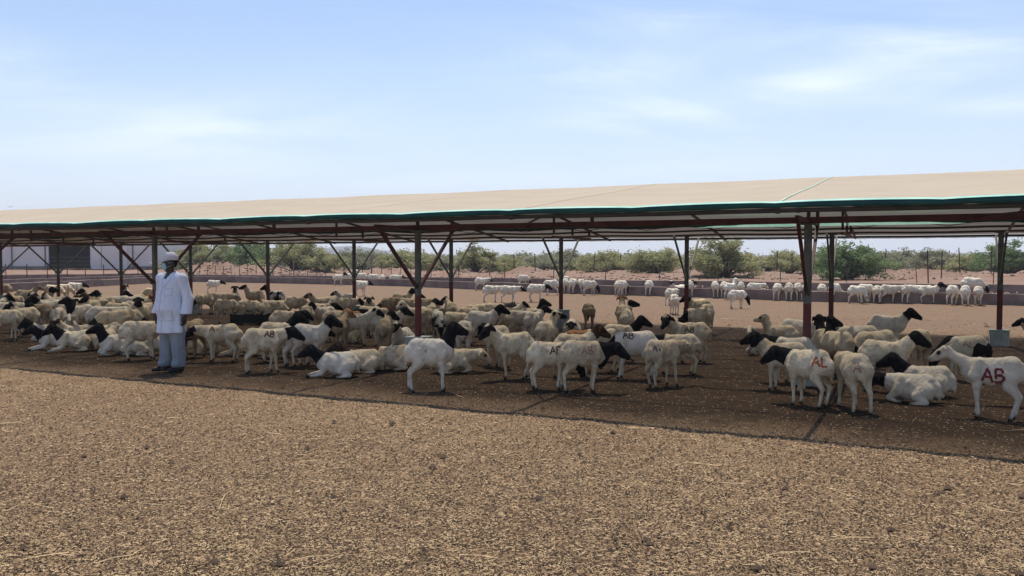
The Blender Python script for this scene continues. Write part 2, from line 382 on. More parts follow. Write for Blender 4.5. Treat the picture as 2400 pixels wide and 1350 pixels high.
def zone_attr(me, prims, V, temp=0.010):
    W = np.zeros(len(V)); C = np.zeros((len(V), 3))
    for p in prims:
        if p['sub']: continue
        d, t = pd(p, V); w = np.exp(-np.clip(d, -0.05, 0.4) / temp); W += w
        C[:, 0] += w * (p['c0'] + (p['c1'] - p['c0']) * t); C[:, 1] += w * p['dk']; C[:, 2] += w * p['rump']
    C /= W[:, None]
    at_ = me.attributes.new('zone', 'FLOAT_COLOR', 'POINT')
    at_.data.foreach_set('color', np.concatenate([C, np.ones((len(V), 1))], 1).astype(np.float32).ravel())

HEADPRE = {  # neck elevation, head elevation
 'u': (62, -12), 'm': (42, -25), 'l': (8, -28), 'd': (-38, -62), 'g': (-58, -70), 'n': (28, -28), 'x': (52, 2)}
def sheep_prims(pose, head, yaw, seed, goat=False):
    r = random.Random(seed); j = lambda s: r.uniform(-s, s)
    ne, he = HEADPRE[head]
    if pose != 'st' and head == 'd': ne, he = 2, -34
    ne += 0 if goat else j(5); he += 0 if goat else j(6)
    ny = R(yaw * 0.5); hy = R(yaw)
    pr = []; lean = 0.86 if goat else 1.0
    fat = r.uniform(0.86, 1.02) * lean
    ly = pose != 'st'
    zc = 0.205 if ly else 0.465
    # trunk
    sy = 0.86 if not ly else 1.0
    pr += [P((.20, 0, zc + .005), (.02, 0, zc - .012), .140 * fat, .158 * fat, .05, sy, .0, 0),
           P((.02, 0, zc - .012), (-.20, 0, zc + .022), .158 * fat, .136 * fat, .05, sy, 0, 0),
           P((-.17, .05, zc + .115), (-.25, .055, zc + .10), .035, .035, .03), P((-.17, -.05, zc + .115), (-.25, -.055, zc + .10), .035, .035, .03),
           P((.17, .085, zc + .10), (.21, .115, zc - .02), .045, .055, .03), P((.17, -.085, zc + .10), (.21, -.115, zc - .02), .045, .055, .03),
           P((.21, 0, zc + .07), (-.22, 0, zc + .10), .066, .070, .06, .9),
           P((-.20, 0, zc + .02), (-.29, 0, zc - .005), .132 * lean, .10 * lean, .05, .9, 0, 0, 0, 1.0),
           P((.23, 0, zc - .03), (.28, 0, zc + .0), .105, .085, .05, .85, .12, .2)]
    if goat:
        pr += [P((-.33, 0, zc + .08), (-.42, 0, zc + .12), .022, .010, .02)]
    else:   # fat rump and short tail
        pr += [P((-.335, 0, zc + .0), (-.36, 0, zc - .07), .066, .052, .04, 1.15, 0, 0, 0, 1),
               P((-.385, 0, zc - .06), (-.395, 0, zc - .15), .026, .012, .02, 1, 0, 0, 0, 1)]
    KX = .83
    for q_ in pr: q_['a'][0] *= KX; q_['b'][0] *= KX
    nt = len(pr)
    # neck and head
    nb = np.array((.205, 0, zc + .045)); L = .275 if not goat else .31
    nd = np.array((math.cos(R(ne)) * math.cos(ny), math.cos(R(ne)) * math.sin(ny), math.sin(R(ne))))
    N = nb + nd * L
    hd = np.array((math.cos(R(he)) * math.cos(hy), math.cos(R(he)) * math.sin(hy), math.sin(R(he))))
    side = np.array((-math.sin(hy), math.cos(hy), 0)); up = np.cross(hd, side)
    pr += [P(nb, N, .112 * (0.66 if goat else 1), .072 if not goat else .046, .045, .84, .30, .72)]
    if not goat: pr += [P(nb + np.array((.05, 0, -.07)), N - up * .045 - hd * .0, .052, .036, .04, .7, .32, .75)]
    nh = len(pr); S = N - hd * .012; Mz = N + hd * .168
    pr += [P(S, N + hd * .06 - up * .008, .060, .052, .03, .9, .85), P(N + hd * .05 - up * .012, Mz - up * .022, .048, .027, .025, .85, .9),
           P(N + hd * .06 + up * .012, Mz - up * .006, .034, .022, .02, .85, .9),
           P(N + hd * .02 - up * .035, N + hd * .11 - up * .040, .030, .022, .02, .9, .9)]
    for s in (-1, 1):
        e0 = N + side * s * .048 + up * .022 - hd * .012
        e1 = e0 + side * s * .062 - up * (.055 if not goat else .01) - hd * .012; em = (e0 + e1) / 2 + up * .012
        pr += [P(e0, em, .015, .023, .012, 1, .93), P(em, e1, .023, .012, .012, 1, .95)]
        pr += [P(N + hd * .062 + side * s * .043 + up * .014, N + hd * .066 + side * s * .044 + up * .013, .0115, None, .006, 1, .9, .9, 3.0)]
        pr += [P(Mz + side * s * .012 - up * .004, Mz + hd * .008 + side * s * .011 - up * .008, .009, None, .01, 1, .9, .9, .8)]
    if not goat:
        for q_ in pr[nh:nh + 99]: q_['a'] = N + (q_['a'] - N) * 1.17; q_['b'] = N + (q_['b'] - N) * 1.17; q_['ra'] *= 1.17; q_['rb'] *= 1.17
    nl = len(pr)
    # legs
    th = lean
    if pose == 'st':
        for s in (-1, 1):
            fx = j(.07); w = .082
            pr += [P((.20, s * w, .42), (.185, s * w, .33), .068, .044, .04), P((.185, s * w, .33), (.20 + fx * .5, s * w * .95, .205), .040, .025, .02),
                   P((.20 + fx * .5, s * w * .95, .205), (.198 + fx, s * w * .93, .065), .0225, .0175, .012), P((.198 + fx, s * w * .93, .065), (.216 + fx, s * w * .93, .020), .019, .021, .01, 1, 0, 0, .15)]
            pr += [P((.216 + fx, s * w * .93, .018), (.228 + fx, s * w * .93, .012), .019, None, .006, 1, 0, 0, 2.0)]
            hx = j(.085); w = .085
            pr += [P((-.22, s * .07, .44), (-.19, s * w, .34), .100 * th, .066 * th, .04, .9, 0, 0, 0, .8), P((-.19, s * w, .34), (-.318 + hx * .4, s * w, .225), .052, .027, .03, 1, 0, 0, 0, .5),
                   P((-.318 + hx * .4, s * w, .225), (-.292 + hx, s * w, .068), .024, .0185, .014), P((-.292 + hx, s * w, .068), (-.272 + hx, s * w, .020), .019, .021, .01, 1, 0, 0, .15)]
            pr += [P((-.272 + hx, s * w, .018), (-.260 + hx, s * w, .012), .019, None, .006, 1, 0, 0, 2.0)]
    else:
        for s in (-1, 1):
            if pose == 'lx':
                o = j(.04)
                pr += [P((.22, s * .10, .16), (.30, s * .115, .07), .062, .036, .03), P((.30, s * .115, .07), (.44 + o, s * (.12 + j(.02)), .045), .032, .024, .015), P((.44 + o, s * .12, .045), (.57 + o, s * (.11 + j(.03)), .026), .023, .019, .01),
                       P((.57 + o, s * .11, .024), (.60 + o, s * .11, .022), .02, None, .006, 1, 0, 0, 1.5)]
            else:
                pr += [P((.21, s * .10, .16), (.36, s * .105, .065), .062, .034, .03), P((.36, s * .105, .062), (.25, s * .125, .030), .028, .021, .012), P((.25, s * .125, .03), (.17, s * .12, .026), .022, .018, .01, 1, 0, 0, .6)]
            pr += [P((-.20, s * .10, .17), (-.06, s * .155, .115), .112, .060, .04, 1, 0, 0, 0, .8), P((-.06, s * .16, .105), (-.24, s * .185, .052), .044, .028, .02), P((-.24, s * .19, .040), (-.06, s * .20, .026), .025, .020, .012),
                   P((-.06, s * .20, .026), (.0, s * .20, .024), .02, .018, .01, 1, 0, 0, .7)]
    for q_ in pr[nl:]: q_['a'][0] *= KX; q_['b'][0] *= KX
    if pose == 'st':      # hollow flank behind the ribs
        for s in (-1, 1): pr.insert(nt, P((-.10 * KX, s * .19, zc + .035), (-.13 * KX, s * .185, zc + .01), .045, .035, .07, sub=True))
        for q_ in pr: q_['a'][2] *= 1.05; q_['b'][2] *= 1.05
    return pr
_cache = {}
def sheep_mesh(pose, head, yaw, seed, h=0.013, goat=False):
    key = (pose, head, yaw, seed, h, goat)
    if key in _cache: return _cache[key]
    pr = sheep_prims(pose, head, yaw, seed, goat); V, Q = implicit(pr, h)
    me = mesh_np('goat' if goat else 'sheep', V, Q, None, smooth=True, link=False)
    me.materials.append(FL['w'])
    zone_attr(me, pr, V)
    # fleece lumps, only on the trunk
    w = np.clip((V[:, 2] - (0.30 if pose == 'st' else 0.10)) / 0.08, 0, 1) * (np.abs(V[:, 0]) < .40)
    dn = np.zeros((len(V), 3), dtype=np.float32); me.vertices.foreach_get('normal', dn.ravel()) if False else None
    nrm = np.array([v.normal[:] for v in me.vertices]); k = 3.0 + seed * .37
    f = np.sin(V[:, 0] * 31 + k) * np.sin(V[:, 2] * 37 + k * 2) * np.sin(V[:, 1] * 33 + k) * .004 + np.sin(V[:, 0] * 13 + k * 3 + V[:, 2] * 9) * .004 + np.sin(V[:, 0] * 83 + k + 2 * np.sin(V[:, 2] * 60)) * np.sin(V[:, 2] * 91 + V[:, 1] * 77) * .0025
    # hip bones and spine hollows
    V2 = V + nrm * (f * w)[:, None]
    me.vertices.foreach_set('co', V2.astype(np.float32).ravel()); me.update()
    _cache[key] = me
    return me

LETTERS = {
 'A': [[(0, 0), (.22, .5), (.45, 1), (.68, .5), (.9, 0)], [(.2, .38), (.72, .38)]],
 'B': [[(0, 0), (.02, .5), (0, 1), (.45, .98), (.62, .78), (.45, .56), (.03, .52)], [(.03, .52), (.5, .5), (.72, .27), (.5, .03), (0, 0)]],
 'P': [[(0, 0), (.02, .5), (0, 1), (.5, .95), (.62, .72), (.4, .5), (.03, .46)]],
 'L': [[(0, 1), (.02, .5), (0, 0)], [(0, 0), (.35, .03), (.65, .0)]],
 '+': [[(.3, .1), (.32, .8)], [(0, .45), (.65, .5)]],
}
def paint(sheep, text, px, py, size, mat, wid=0.017):
    """letters sprayed on the fleece: rays are cast square onto the flank and the stroke follows the body"""
    me = sheep.data; bv = BVHTree.FromPolygons([v.co[:] for v in me.vertices], [p.vertices[:] for p in me.polygons])
    inv = sheep.matrix_basis.inverted(); cam_l = inv @ Vector((0, 0, CAM_H + 1.2))
    d0 = inv @ (Vector((0, 0, CAM_H)) + ray(px, py) * 1.0) - inv @ Vector((0, 0, CAM_H))
    hit = bv.ray_cast(inv @ Vector((0, 0, CAM_H)), d0.normalized())
    if hit[0] is None: return
    c, nr = hit[0], hit[1]
    dirn = (cam_l - c).normalized(); dirn = (dirn + nr * 0.8).normalized()
    rt = Vector((0, 0, 1)).cross(dirn).normalized(); up = dirn.cross(rt)
    V = []; Fc = []
    adv = size * 0.95; x0 = -(len(text) - 0.15) * adv / 2
    for li, ch in enumerate(text):
        for st in LETTERS[ch]:
            pts = []
            for a, b in zip(st[:-1], st[1:]):
                for q in range(4): pts.append((a[0] + (b[0] - a[0]) * q / 4, a[1] + (b[1] - a[1]) * q / 4))
            pts.append(st[-1]); prev = None
            for i, (u, v) in enumerate(pts):
                u2, v2 = pts[min(i + 1, len(pts) - 1)]; u1, v1 = pts[max(i - 1, 0)]
                tx, ty = u2 - u1, v2 - v1; l = math.hypot(tx, ty) + 1e-6; nx_, ny_ = -ty / l, tx / l
                row = []
                for sgn in (-1, 0, 1):
                    w = wid * (1.0 + 0.25 * math.sin(i * 2.1 + li + c.x * 40)) / 2 * sgn
                    p = c + rt * (x0 + li * adv + (u + .02 * math.sin(v * 5 + li * 2 + c.x * 90)) * size * .85 + nx_ * w) + up * ((v - .5 + .03 * math.sin(u * 4 + c.y * 70 + li * 3)) * size + ny_ * w)
                    hh = bv.ray_cast(p + dirn * .5, -dirn)
                    row.append(None if hh[0] is None or (hh[0] - c).length > .35 else hh[0] + hh[1] * .0035)
                if None in row: prev = None; continue
                b = len(V); V += [tuple(x) for x in row]
                if prev is not None and (i * 37 + li * 11 + int(c.x * 900)) % 17:
                    Fc += [(prev, prev + 1, b + 1, b), (prev + 1, prev + 2, b + 2, b + 1)]
                prev = b
    if Fc:
        o = mesh_np('painted_mark', V, Fc, mat, sheep)
M['mark_red'] = simple('red_marking_paint', (0.22, 0.03, 0.035), (0.13, 0.02, 0.025), 30, 0.8)
M['mark_dark'] = simple('dark_marking_paint', (0.06, 0.025, 0.022), (0.10, 0.045, 0.035), 30, 0.85)
M['mark_rust'] = simple('faded_rust_marking_paint', (0.26, 0.12, 0.08), (0.34, 0.2, 0.13), 25, 0.9)
M['mark_orange'] = simple('orange_marking_paint', (0.34, 0.06, 0.02), (0.5, 0.16, 0.06), 25, 0.9)
# ------------------------------------------------------------------ ground: one sheet to the horizon
def mound_h(X, Y):
    d = np.hypot(X, Y); H = np.zeros_like(X)
    def blob(px, dist, rx, ry, h):
        nonlocal H
        cx_, cy_ = (px - 1200) / F_PX * dist, dist
        q = ((X - cx_) / rx) ** 2 + ((Y - cy_) / ry) ** 2
        H = np.maximum(H, h * np.exp(-q * 1.2))
    for a in [(520, 88, 3.4, 2.5, 1.75), (575, 92, 2.4, 2.2, 1.6), (480, 96, 2.5, 3, 1.8), (635, 94, 2.0, 2, 1.5), (730, 98, 3.0, 3, .9), (860, 90, 3.6, 3, .7), (940, 96, 3, 3, .9), (1280, 84, 4, 3, .7), (1240, 92, 2.2, 2, 1.3),
              (1400, 82, 3, 2, .45), (1560, 80, 4, 2.5, .5), (1800, 74, 3.5, 2, .7), (1640, 76, 2.2, 1.8, .8), (2140, 74, 4.5, 3, 1.1), (2200, 70, 2.6, 2, 1.0), (2290, 72, 3, 3, .9), (2380, 66, 4.5, 3, .85), (2070, 80, 3.0, 2, .9), (2480, 64, 4, 3, 1.0), (1500, 90, 5, 3, .7), (1050, 90, 4, 3, .6)]:
        blob(*a)
    n = np.sin(X * .9 + 1.3 * np.sin(Y * .5)) * np.sin(Y * .7 + np.sin(X * .4)) * .5 + np.sin(X * 2.3 + Y * 1.1) * np.sin(Y * 2.9 - X) * .3 + np.sin(X * 5.1 + Y * 2.2) * np.sin(Y * 4.3 + X * 1.7) * .2
    H = H * .62 * (1 + .45 * n) + np.clip((d - 66) / 20, 0, 1) * .10 * n
    near = np.sin(X * 6.3 + np.sin(Y * 5)) * np.sin(Y * 7.1 + np.sin(X * 4.3)) * .010 + np.sin(X * 1.9) * np.sin(Y * 2.3 + 1) * .008
    return H + near * (d < 40) - 0.006
def gh(x, y):
    return float(mound_h(np.array([x]), np.array([y]))[0])
angs = np.concatenate([np.linspace(-45, 45, 541), np.linspace(45, 315, 136)[1:-1]]) * math.pi / 180
rad = np.concatenate([[0.4], np.geomspace(1.0, 30, 220), np.linspace(30.5, 125, 190), np.geomspace(128, 2900, 50)])
A, Rd = np.meshgrid(angs, rad); GX = np.sin(A) * Rd; GY = np.cos(A) * Rd; GZ = mound_h(GX, GY)
na, nr = len(angs), len(rad)
V = np.stack([GX, GY, GZ], -1).reshape(-1, 3)
ii, jj = np.meshgrid(np.arange(nr - 1), np.arange(na), indexing='ij'); j2 = (jj + 1) % na
Q = np.stack([ii * na + jj, (ii + 1) * na + jj, (ii + 1) * na + j2, ii * na + j2], -1).reshape(-1, 4)
V = np.concatenate([V, [[0, 0, 0.0]]])
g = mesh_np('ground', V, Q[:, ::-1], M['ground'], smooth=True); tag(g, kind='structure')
# small disc closing the middle, under the camera
mb = MB(); mb.add([(math.cos(a) * .45, math.sin(a) * .45, -.012) for a in np.linspace(0, 6.2832, 13)[:-1]], [tuple(range(12))])
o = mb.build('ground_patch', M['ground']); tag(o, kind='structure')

# far hills, faint and blue
def hills(name, dist, prof, mat):
    V = []; Fc = []
    for px, z in prof:
        p = at_d(px, dist); V += [(p.x, p.y, -5), (p.x, p.y + 0, z * .7), (p.x, p.y + dist * .05, z), (p.x, p.y + dist * .12, -5)]
    for i in range(len(prof) - 1):
        for k in range(3): Fc.append((i * 4 + k, (i + 1) * 4 + k, (i + 1) * 4 + k + 1, i * 4 + k + 1))
    o = mesh_np(name, V, Fc, mat, smooth=True); tag(o, kind='structure')
M['hill'] = simple('far_hill_rock', (0.13, 0.11, 0.095), (0.10, 0.09, 0.075), .001, 1.0, 0)
rr = random.Random(4)
hills('hills', 2500, [(x, 12 + 22 * math.exp(-((x - 430) / 130) ** 2) + 30 * math.exp(-((x - 800) / 110) ** 2) + rr.uniform(-1.5, 1.5)) for x in range(-900, 1300, 24)] , M['hill'])

# ------------------------------------------------------------------ straw and pellets strewn over the yard
def polar_scatter(n, d0, d1, pw=1.0, seed=0):
    r = np.random.default_rng(seed); u = r.random(n)
    d = 1 / (1 / d0 + u * (1 / d1 - 1 / d0)) if pw == 1 else d0 * (d1 / d0) ** u
    a = r.uniform(-math.radians(40), math.radians(40), n)
    return np.sin(a) * d, np.cos(a) * d, d, r
def straw(name, n, d0, d1, L0, L1, W, label, seed, mat, lift=.012, tilt=.35):
    x, y, d, r = polar_scatter(n, d0, d1, 1, seed)
    pat = np.sin(x * 1.7 + 2 * np.sin(y * .9)) * np.sin(y * 1.3 + np.sin(x * 2.1) * 1.5)
    keep = ((x * .436 + y * .9 < 8.3) & (r.random(n) < .78 + .3 * pat)) | (r.random(n) < .20); x, y, d = x[keep], y[keep], d[keep]; n = len(x)
    z = mound_h(x, y) + r.uniform(.001, lift, n)
    a = r.uniform(0, math.pi, n) ; L = r.uniform(L0, L1, n) ** 1.0; w = W * r.uniform(.6, 1.3, n) * (1 + d / 14)
    L = L * (1 + d / 30)
    dx, dy = np.cos(a), np.sin(a); tz = r.uniform(-tilt, tilt, n) * .35
    bend = r.uniform(-.25, .25, n)
    px_, py_ = -dy, dx
    C = np.stack([x, y, z + w * .4], 1); D = np.stack([dx, dy, tz], 1) * L[:, None] / 2; Wd = np.stack([px_, py_, np.zeros(n)], 1) * w[:, None] / 2; B = np.stack([px_, py_, np.abs(tz) * .3], 1) * (L * bend)[:, None] * .5
    up = np.array([0, 0, 1.0]) * (w * .8)[:, None]
    p = [C - D - Wd + B, C - D + Wd + B, C - Wd, C + Wd, C + D - Wd + B, C + D + Wd + B, C - D + B + up, C + up, C + D + B + up]
    V = np.stack(p, 1).reshape(-1, 3)
    q = np.array([[0, 2, 7, 6], [1, 6, 7, 3], [2, 4, 8, 7], [3, 7, 8, 5]])
    Q = (np.arange(n)[:, None, None] * 9 + q[None]).reshape(-1, 4)
    o = mesh_np(name, V, Q, mat); tag(o, label, 'litter', kind='stuff'); return o
straw('chopped_straw', 210000, 3.6, 34, .006, .020, .0020, 'pale chopped straw strewn over the brown yard ground', 1, M['straw'])
straw('long_straw', 260, 4.0, 30, .05, .26, .0030, 'long dry stalks lying loose on the yard ground', 2, M['straw'], .02, .2)
straw('dark_litter', 110000, 3.6, 22, .006, .017, .0030, 'dark chopped fodder stems trodden into the yard ground', 3, M['pellet'])
def pellets(n, d0, d1, rad_, label, seed, name):
    x, y, d, r = polar_scatter(n, d0, d1, 1, seed); s = rad_ * r.uniform(.6, 1.4, n) * (1 + d / 16); z = mound_h(x, y) + s * .45
    a = r.uniform(0, 6.28, n); e = r.uniform(1.0, 1.7, n); c, sn = np.cos(a), np.sin(a)
    pts = [(1, 0, 0), (0, 1, 0), (-1, 0, 0), (0, -1, 0), (0, 0, .9), (0, 0, -.9)]
    V = np.stack([np.stack([x + s * (e * q[0] * c - q[1] * sn), y + s * (e * q[0] * sn + q[1] * c), z + s * q[2]], 1) for q in pts], 1).reshape(-1, 3)
    f = np.array([[0, 1, 4], [1, 2, 4], [2, 3, 4], [3, 0, 4]]); Q = (np.arange(n)[:, None, None] * 6 + f[None]).reshape(-1, 3)
    o = mesh_np(name, V, Q, M['pellet'], smooth=True); tag(o, label, 'dung', kind='stuff')
pellets(90000, 3.6, 26, .0048, 'small dark dung pellets scattered thickly on the yard ground', 5, 'dung_pellets')
pellets(110, 4.5, 26, .017, 'larger dark dung clods lying on the yard ground', 6, 'dung_clods')

# ------------------------------------------------------------------ the shade shelter
def W(t, n, z=0.0): return Vector((t * .9 + n * .436, -t * .436 + n * .9, z))
NE, NF, NR, NB, NX = 9.0, 11.83, 15.3, 18.8, 21.6
ZE, ZR = 2.24, 3.07
T0, T1 = -34.95, 11.05; PER = 3.09; TF = -1.30
def roof_z(t, n, sag=True):
    z = ZE + (ZR - ZE) * (n - NE) / (NR - NE) if n <= NR else ZR - (ZR - ZE) * (n - NR) / (NX - NR)
    if sag:
        ph = ((t - TF) / PER) % 1.0; s = math.sin(math.pi * ph) ** 2
        edge = math.sin(math.pi * min(1, max(0, (n - NE) / (NR - NE) if n <= NR else (n - NR) / (NX - NR))))
        k = math.floor((t - TF) / PER)
        z -= s * (.010 + .05 * edge) * (0.7 + .6 * ((k * 7919) % 5) / 4) 
        z += .008 * math.sin(t * 2.1 + n) * edge
    return z
shed = empty('shade_shelter', W(TF, NF)); tag(shed, 'long low shade roof of tan net on steel posts over the flock', 'shelter')
inv = Matrix.Translation(-shed.location)
def sh(o):
    o.matrix_parent_inverse = Matrix.Identity(4); o.parent = shed
    o.data.transform(inv); return o
def net(n0, n1, name, purl=False):
    ts = np.arange(T0, T1 + .01, PER / 12); ns = np.linspace(n0, n1, 33); V = []
    for t in ts:
        for n in ns:
            z = roof_z(t, n)
            if purl: z -= .022 * abs(math.sin(math.pi * (n - n0) / .68)) 
            else: z -= 0
            V.append(W(t, n, z + .03)[:])
    def gap(t, n):      # worn slits where two sheets no longer meet
        return False and ((16.05 < n < 16.25 and math.sin(t * 1.3) + math.sin(t * .37 + 2) > -.5) or (18.2 < n < 18.75 and -4.4 < t < -.3))
    k = len(ns); Fc = [(i * k + j, (i + 1) * k + j, (i + 1) * k + j + 1, i * k + j + 1) for i in range(len(ts) - 1) for j in range(k - 1) if not gap((ts[i] + ts[i + 1]) / 2, (ns[j] + ns[j + 1]) / 2)]
    return sh(mesh_np(name, V, Fc, M['net'], smooth=True))
net(NE, NR, 'roof_net'); net(NR, NX, 'roof_net', True)
# seams where net sheets overlap: folded double strips, some of them green
for k in range(-11, 5):
    t = TF + k * PER
    mb = MB()
    ns = np.linspace(NE + .05, NR, 26); w = .018 if k else .008
    vs = []; fs = []
    for i, n in enumerate(ns):
        z = roof_z(t, n) + .036
        for s in (-1, 1): vs.append(W(t + s * w + .010 * math.sin(n * 1.7 + k), n, z + .004)[:])
    for i in range(len(ns) - 1): fs.append((2 * i, 2 * i + 1, 2 * i + 3, 2 * i + 2))
    mb.add(vs, fs); o = sh(mb.build('seam', M['turq' if k == 0 else 'net']))
    if k == 0: o['label'] = 'green seam running up the net'
# ridge pipe
mb = MB(); mb.tube([W(t, NR, roof_z(t, NR) - .02) for t in np.arange(T0, T1, PER / 4)], .03, 8); sh(mb.build('ridge_pipe', M['brown_steel'], None, True))
# front and back hems: scalloped green cloth laced round the eave pipe
def hem(n, ztop, depth, name, seed, scal=.035, fold=.018):
    r = random.Random(seed); vs = []; fs = []; ts = np.arange(T0, T1 + .01, PER / 26); m = len(ts)
    for i, t in enumerate(ts):
        ph = ((t - TF) / (PER / 2)) % 1.0
        dz = roof_z(t, n) - ZE if ztop is None else 0
        zt = (ZE + .045 + dz if ztop is None else ztop) + fold * abs(math.sin(math.pi * ph)) ** .4 - .01 + r.uniform(-.004, .004)
        zb = zt - depth - r.uniform(0, .006) - .012 * math.sin(math.pi * ph)
        for (dn, z) in ((.03, zt), (-.02, zt - .012), (-.035, (zt + zb) / 2), (-.02, zb), (.03, zb)): vs.append(W(t, n + dn, z)[:])
    for i in range(m - 1):
        for k in range(4): fs.append((i * 5 + k, i * 5 + k + 1, (i + 1) * 5 + k + 1, (i + 1) * 5 + k))
    mb = MB(); mb.add(vs, fs); return mb
sh(hem(NE, None, .052, 'hem', 1).build('green_hem', M['teal'], None, True))
# bright upper lip of the hem
vs = []; fs = []
ts = np.arange(T0, T1 + .01, PER / 26)
for i, t in enumerate(ts):
    ph = ((t - TF) / (PER / 2)) % 1.0; z = ZE + .045 + roof_z(t, NE) - ZE + .018 * abs(math.sin(math.pi * ph)) ** .4 - .004
    vs += [W(t, NE + .045, z + .008)[:], W(t, NE + .0, z + .006)[:], W(t, NE - .028, z - .012)[:]]
for i in range(len(ts) - 1):
    for k in range(2): fs.append((i * 3 + k, i * 3 + k + 1, i * 3 + 4 + k, i * 3 + 3 + k))
mb = MB(); mb.add(vs, fs); sh(mb.build('hem_lip', M['turq'], None, True))
sh(hem(NX, ZE - .01, .05, 'hem', 2).build('rear_hem', M['net'], None, True))
# eave pipe
mb = MB(); mb.tube([W(t, NE + .05, roof_z(t, NE) - .035) for t in np.arange(T0, T1, PER / 4)], .028, 8); sh(mb.build('eave_pipe', M['dark_steel'], None, True))
mb = MB(); mb.tube([W(t, NX - .03, roof_z(t, NX) - .02) for t in np.arange(T0, T1, PER / 4)], .026, 8); sh(mb.build('eave_pipe', M['dark_steel'], None, True))
# long beams on top of both post rows, purlins under the rear slope
for n, z, w, h, mt in ((NF, 2.215, .07, .085, 'maroon'), (NB, 2.465, .05, .06, 'brown_steel')):
    mb = MB(); mb.bar(W(T0, n, z), W(T1, n, z), w, h); sh(mb.build('long_beam', M[mt]))
for n in (NR + 2.0, NR + 4.2, NR + 4.9, NR + 5.55):
    mb = MB(); mb.tube([W(t, n, roof_z(t, n) - .035) for t in np.arange(T0, T1, PER / 4)], .030, 6); sh(mb.build('purlin', M['dark_steel'], None, True))
for n in (NE + 1.4, NF + 1.15, NF + 2.3):
    mb = MB(); mb.tube([W(t, n, roof_z(t, n) - .03) for t in np.arange(T0, T1, PER / 4)], .018, 6); sh(mb.build('purlin', M['dark_steel'], None, True))
# frames: rafters, tie beams and uprights
for k in range(-11, 5):
    t = TF + k * PER; main = (k % 2 == 0)
    if t > T1: continue
    mb = MB(); mb.bar(W(t, NE + .02, roof_z(t, NE, False) - .05), W(t, NR, roof_z(t, NR, False) - .05), .04, .05); mb.bar(W(t, NR, roof_z(t, NR, False) - .05), W(t, NX - .02, roof_z(t, NX, False) - .05), .04, .05)
    sh(mb.build('rafter', M['brown_steel']))
    if main:
        [sh(MB().bar(W(t, n_ - 1.22, 2.20), W(t, n_ - .04, 2.20), .045, .05).bar(W(t, n_ + .04, 2.20), W(t, n_ + 1.22, 2.20), .045, .05).build('tie_beam', M['maroon'])) for n_ in (NF, NB)]
        for n in (NF - 1.1, NF, NF + 1.15, NB - 1.15, NB, NB + 1.15):
            zt = roof_z(t, n, False) - .07
            mb = MB(); mb.bar(W(t, n, 2.26), W(t, n, zt), .045); sh(mb.build('upright', M['brown_steel']))
    else:
        mb = MB(); mb.bar(W(t, NF, 2.26), W(t, NF, roof_z(t, NF, False) - .07), .045); sh(mb.build('upright', M['brown_steel']))
        mb = MB(); mb.bar(W(t + .05, NE + .9, roof_z(t, NE + .9, False) - .10), W(t - 1.1, NF - .05, 2.22), .022); sh(mb.build('sway_bar', M['brown_steel']))
# lacing zigzag and scalloped second hem over the rear post row
sh(hem(NB - .25, 2.455, .06, 'hem', 5, fold=.04).build('inner_green_hem', M['teal'], None, True))
mb = MB(); ts = np.arange(T0, T1, PER / 4)
for i in range(len(ts) - 1): mb.bar(W(ts[i], NB - .12, 2.35 + .12 * (i % 2)), W(ts[i + 1], NB - .12, 2.35 + .12 * ((i + 1) % 2)), .014)
sh(mb.build('zigzag_lacing', M['dark_steel']))
# bright turquoise fold hanging over the rear beam
vs = []; fs = []; ts = np.linspace(-4.4, .9, 40)
for i, t in enumerate(ts):
    e = math.sin(math.pi * i / 39) ** .6
    vs += [W(t, NB - .26, 2.385 + .075 * e + .006 * math.sin(t * 9))[:], W(t, NB - .42, 2.385 + .03 * e)[:], W(t, NB - .58, 2.380 - .012 * e)[:]]
for i in range(39):
    for k in range(2): fs.append((i * 3 + k, i * 3 + k + 1, i * 3 + 4 + k, i * 3 + 3 + k))
mb = MB(); mb.add(vs, fs); sh(mb.build('turquoise_fold', M['turq'], None, True))
# posts
def post(t, n, w, ztop, blk, bw, front):
    o = MB()
    f = .022; b0 = W(t, n, blk - .02); b1 = W(t, n, ztop)
    o.bar(b0, b1, w, w)      # boxed section with lips
    for s in (-1, 1): o.bar(b0 + W(s * (w / 2 + .006), -w * .33), b1 + W(s * (w / 2 + .006), -w * .33) - Vector((0, 0, .002)), .008, .02)
    p = sh(o.build('post', M['post']))
    m2 = MB()
    c = W(t, n, 0); segs = []
    rt = Matrix.Rotation(-math.atan2(.436, .9), 3, 'Z')
    h = blk + .25
    m2.box((c.x, c.y, blk - h / 2), (bw, bw * .9, h), rt); m2.box((c.x, c.y, blk + .008), (bw * 1.08, bw * .97, .022), rt)
    q = m2.build('concrete_footing', M['block']); sh(q)
    q.modifiers.new('b', 'BEVEL').width = .012; q.modifiers['b'].segments = 2
    for s in (-1, 1):
        m3 = MB(); m3.bar(W(t, n + s * .05, 1.22), W(t, n + s * 1.15, 2.19 if s < 0 else 2.19), .042 if front else .036, .05 if front else .04)
        sh(m3.build('brace', M['maroon' if front else 'grey_steel']))
    m4 = MB(); m4.box((c.x, c.y, ztop - .01), (.2, .14, .018), rt); m4.bar(W(t, n - .12, 1.24), W(t, n + .12, 1.24), .012, .1); sh(m4.build('gusset', M['grey_steel']))
for k in range(-5, 2):
    post(TF + k * 6.17, NF, .072, 2.17, .38 if k else .16, .34, True)
blk = {0: .29, 1: .24, 2: .35, 3: .44}
for k in range(-2, 12):
    post(1.50 - k * PER, NB, .068, 2.22, blk.get(k, .38), .33, False)

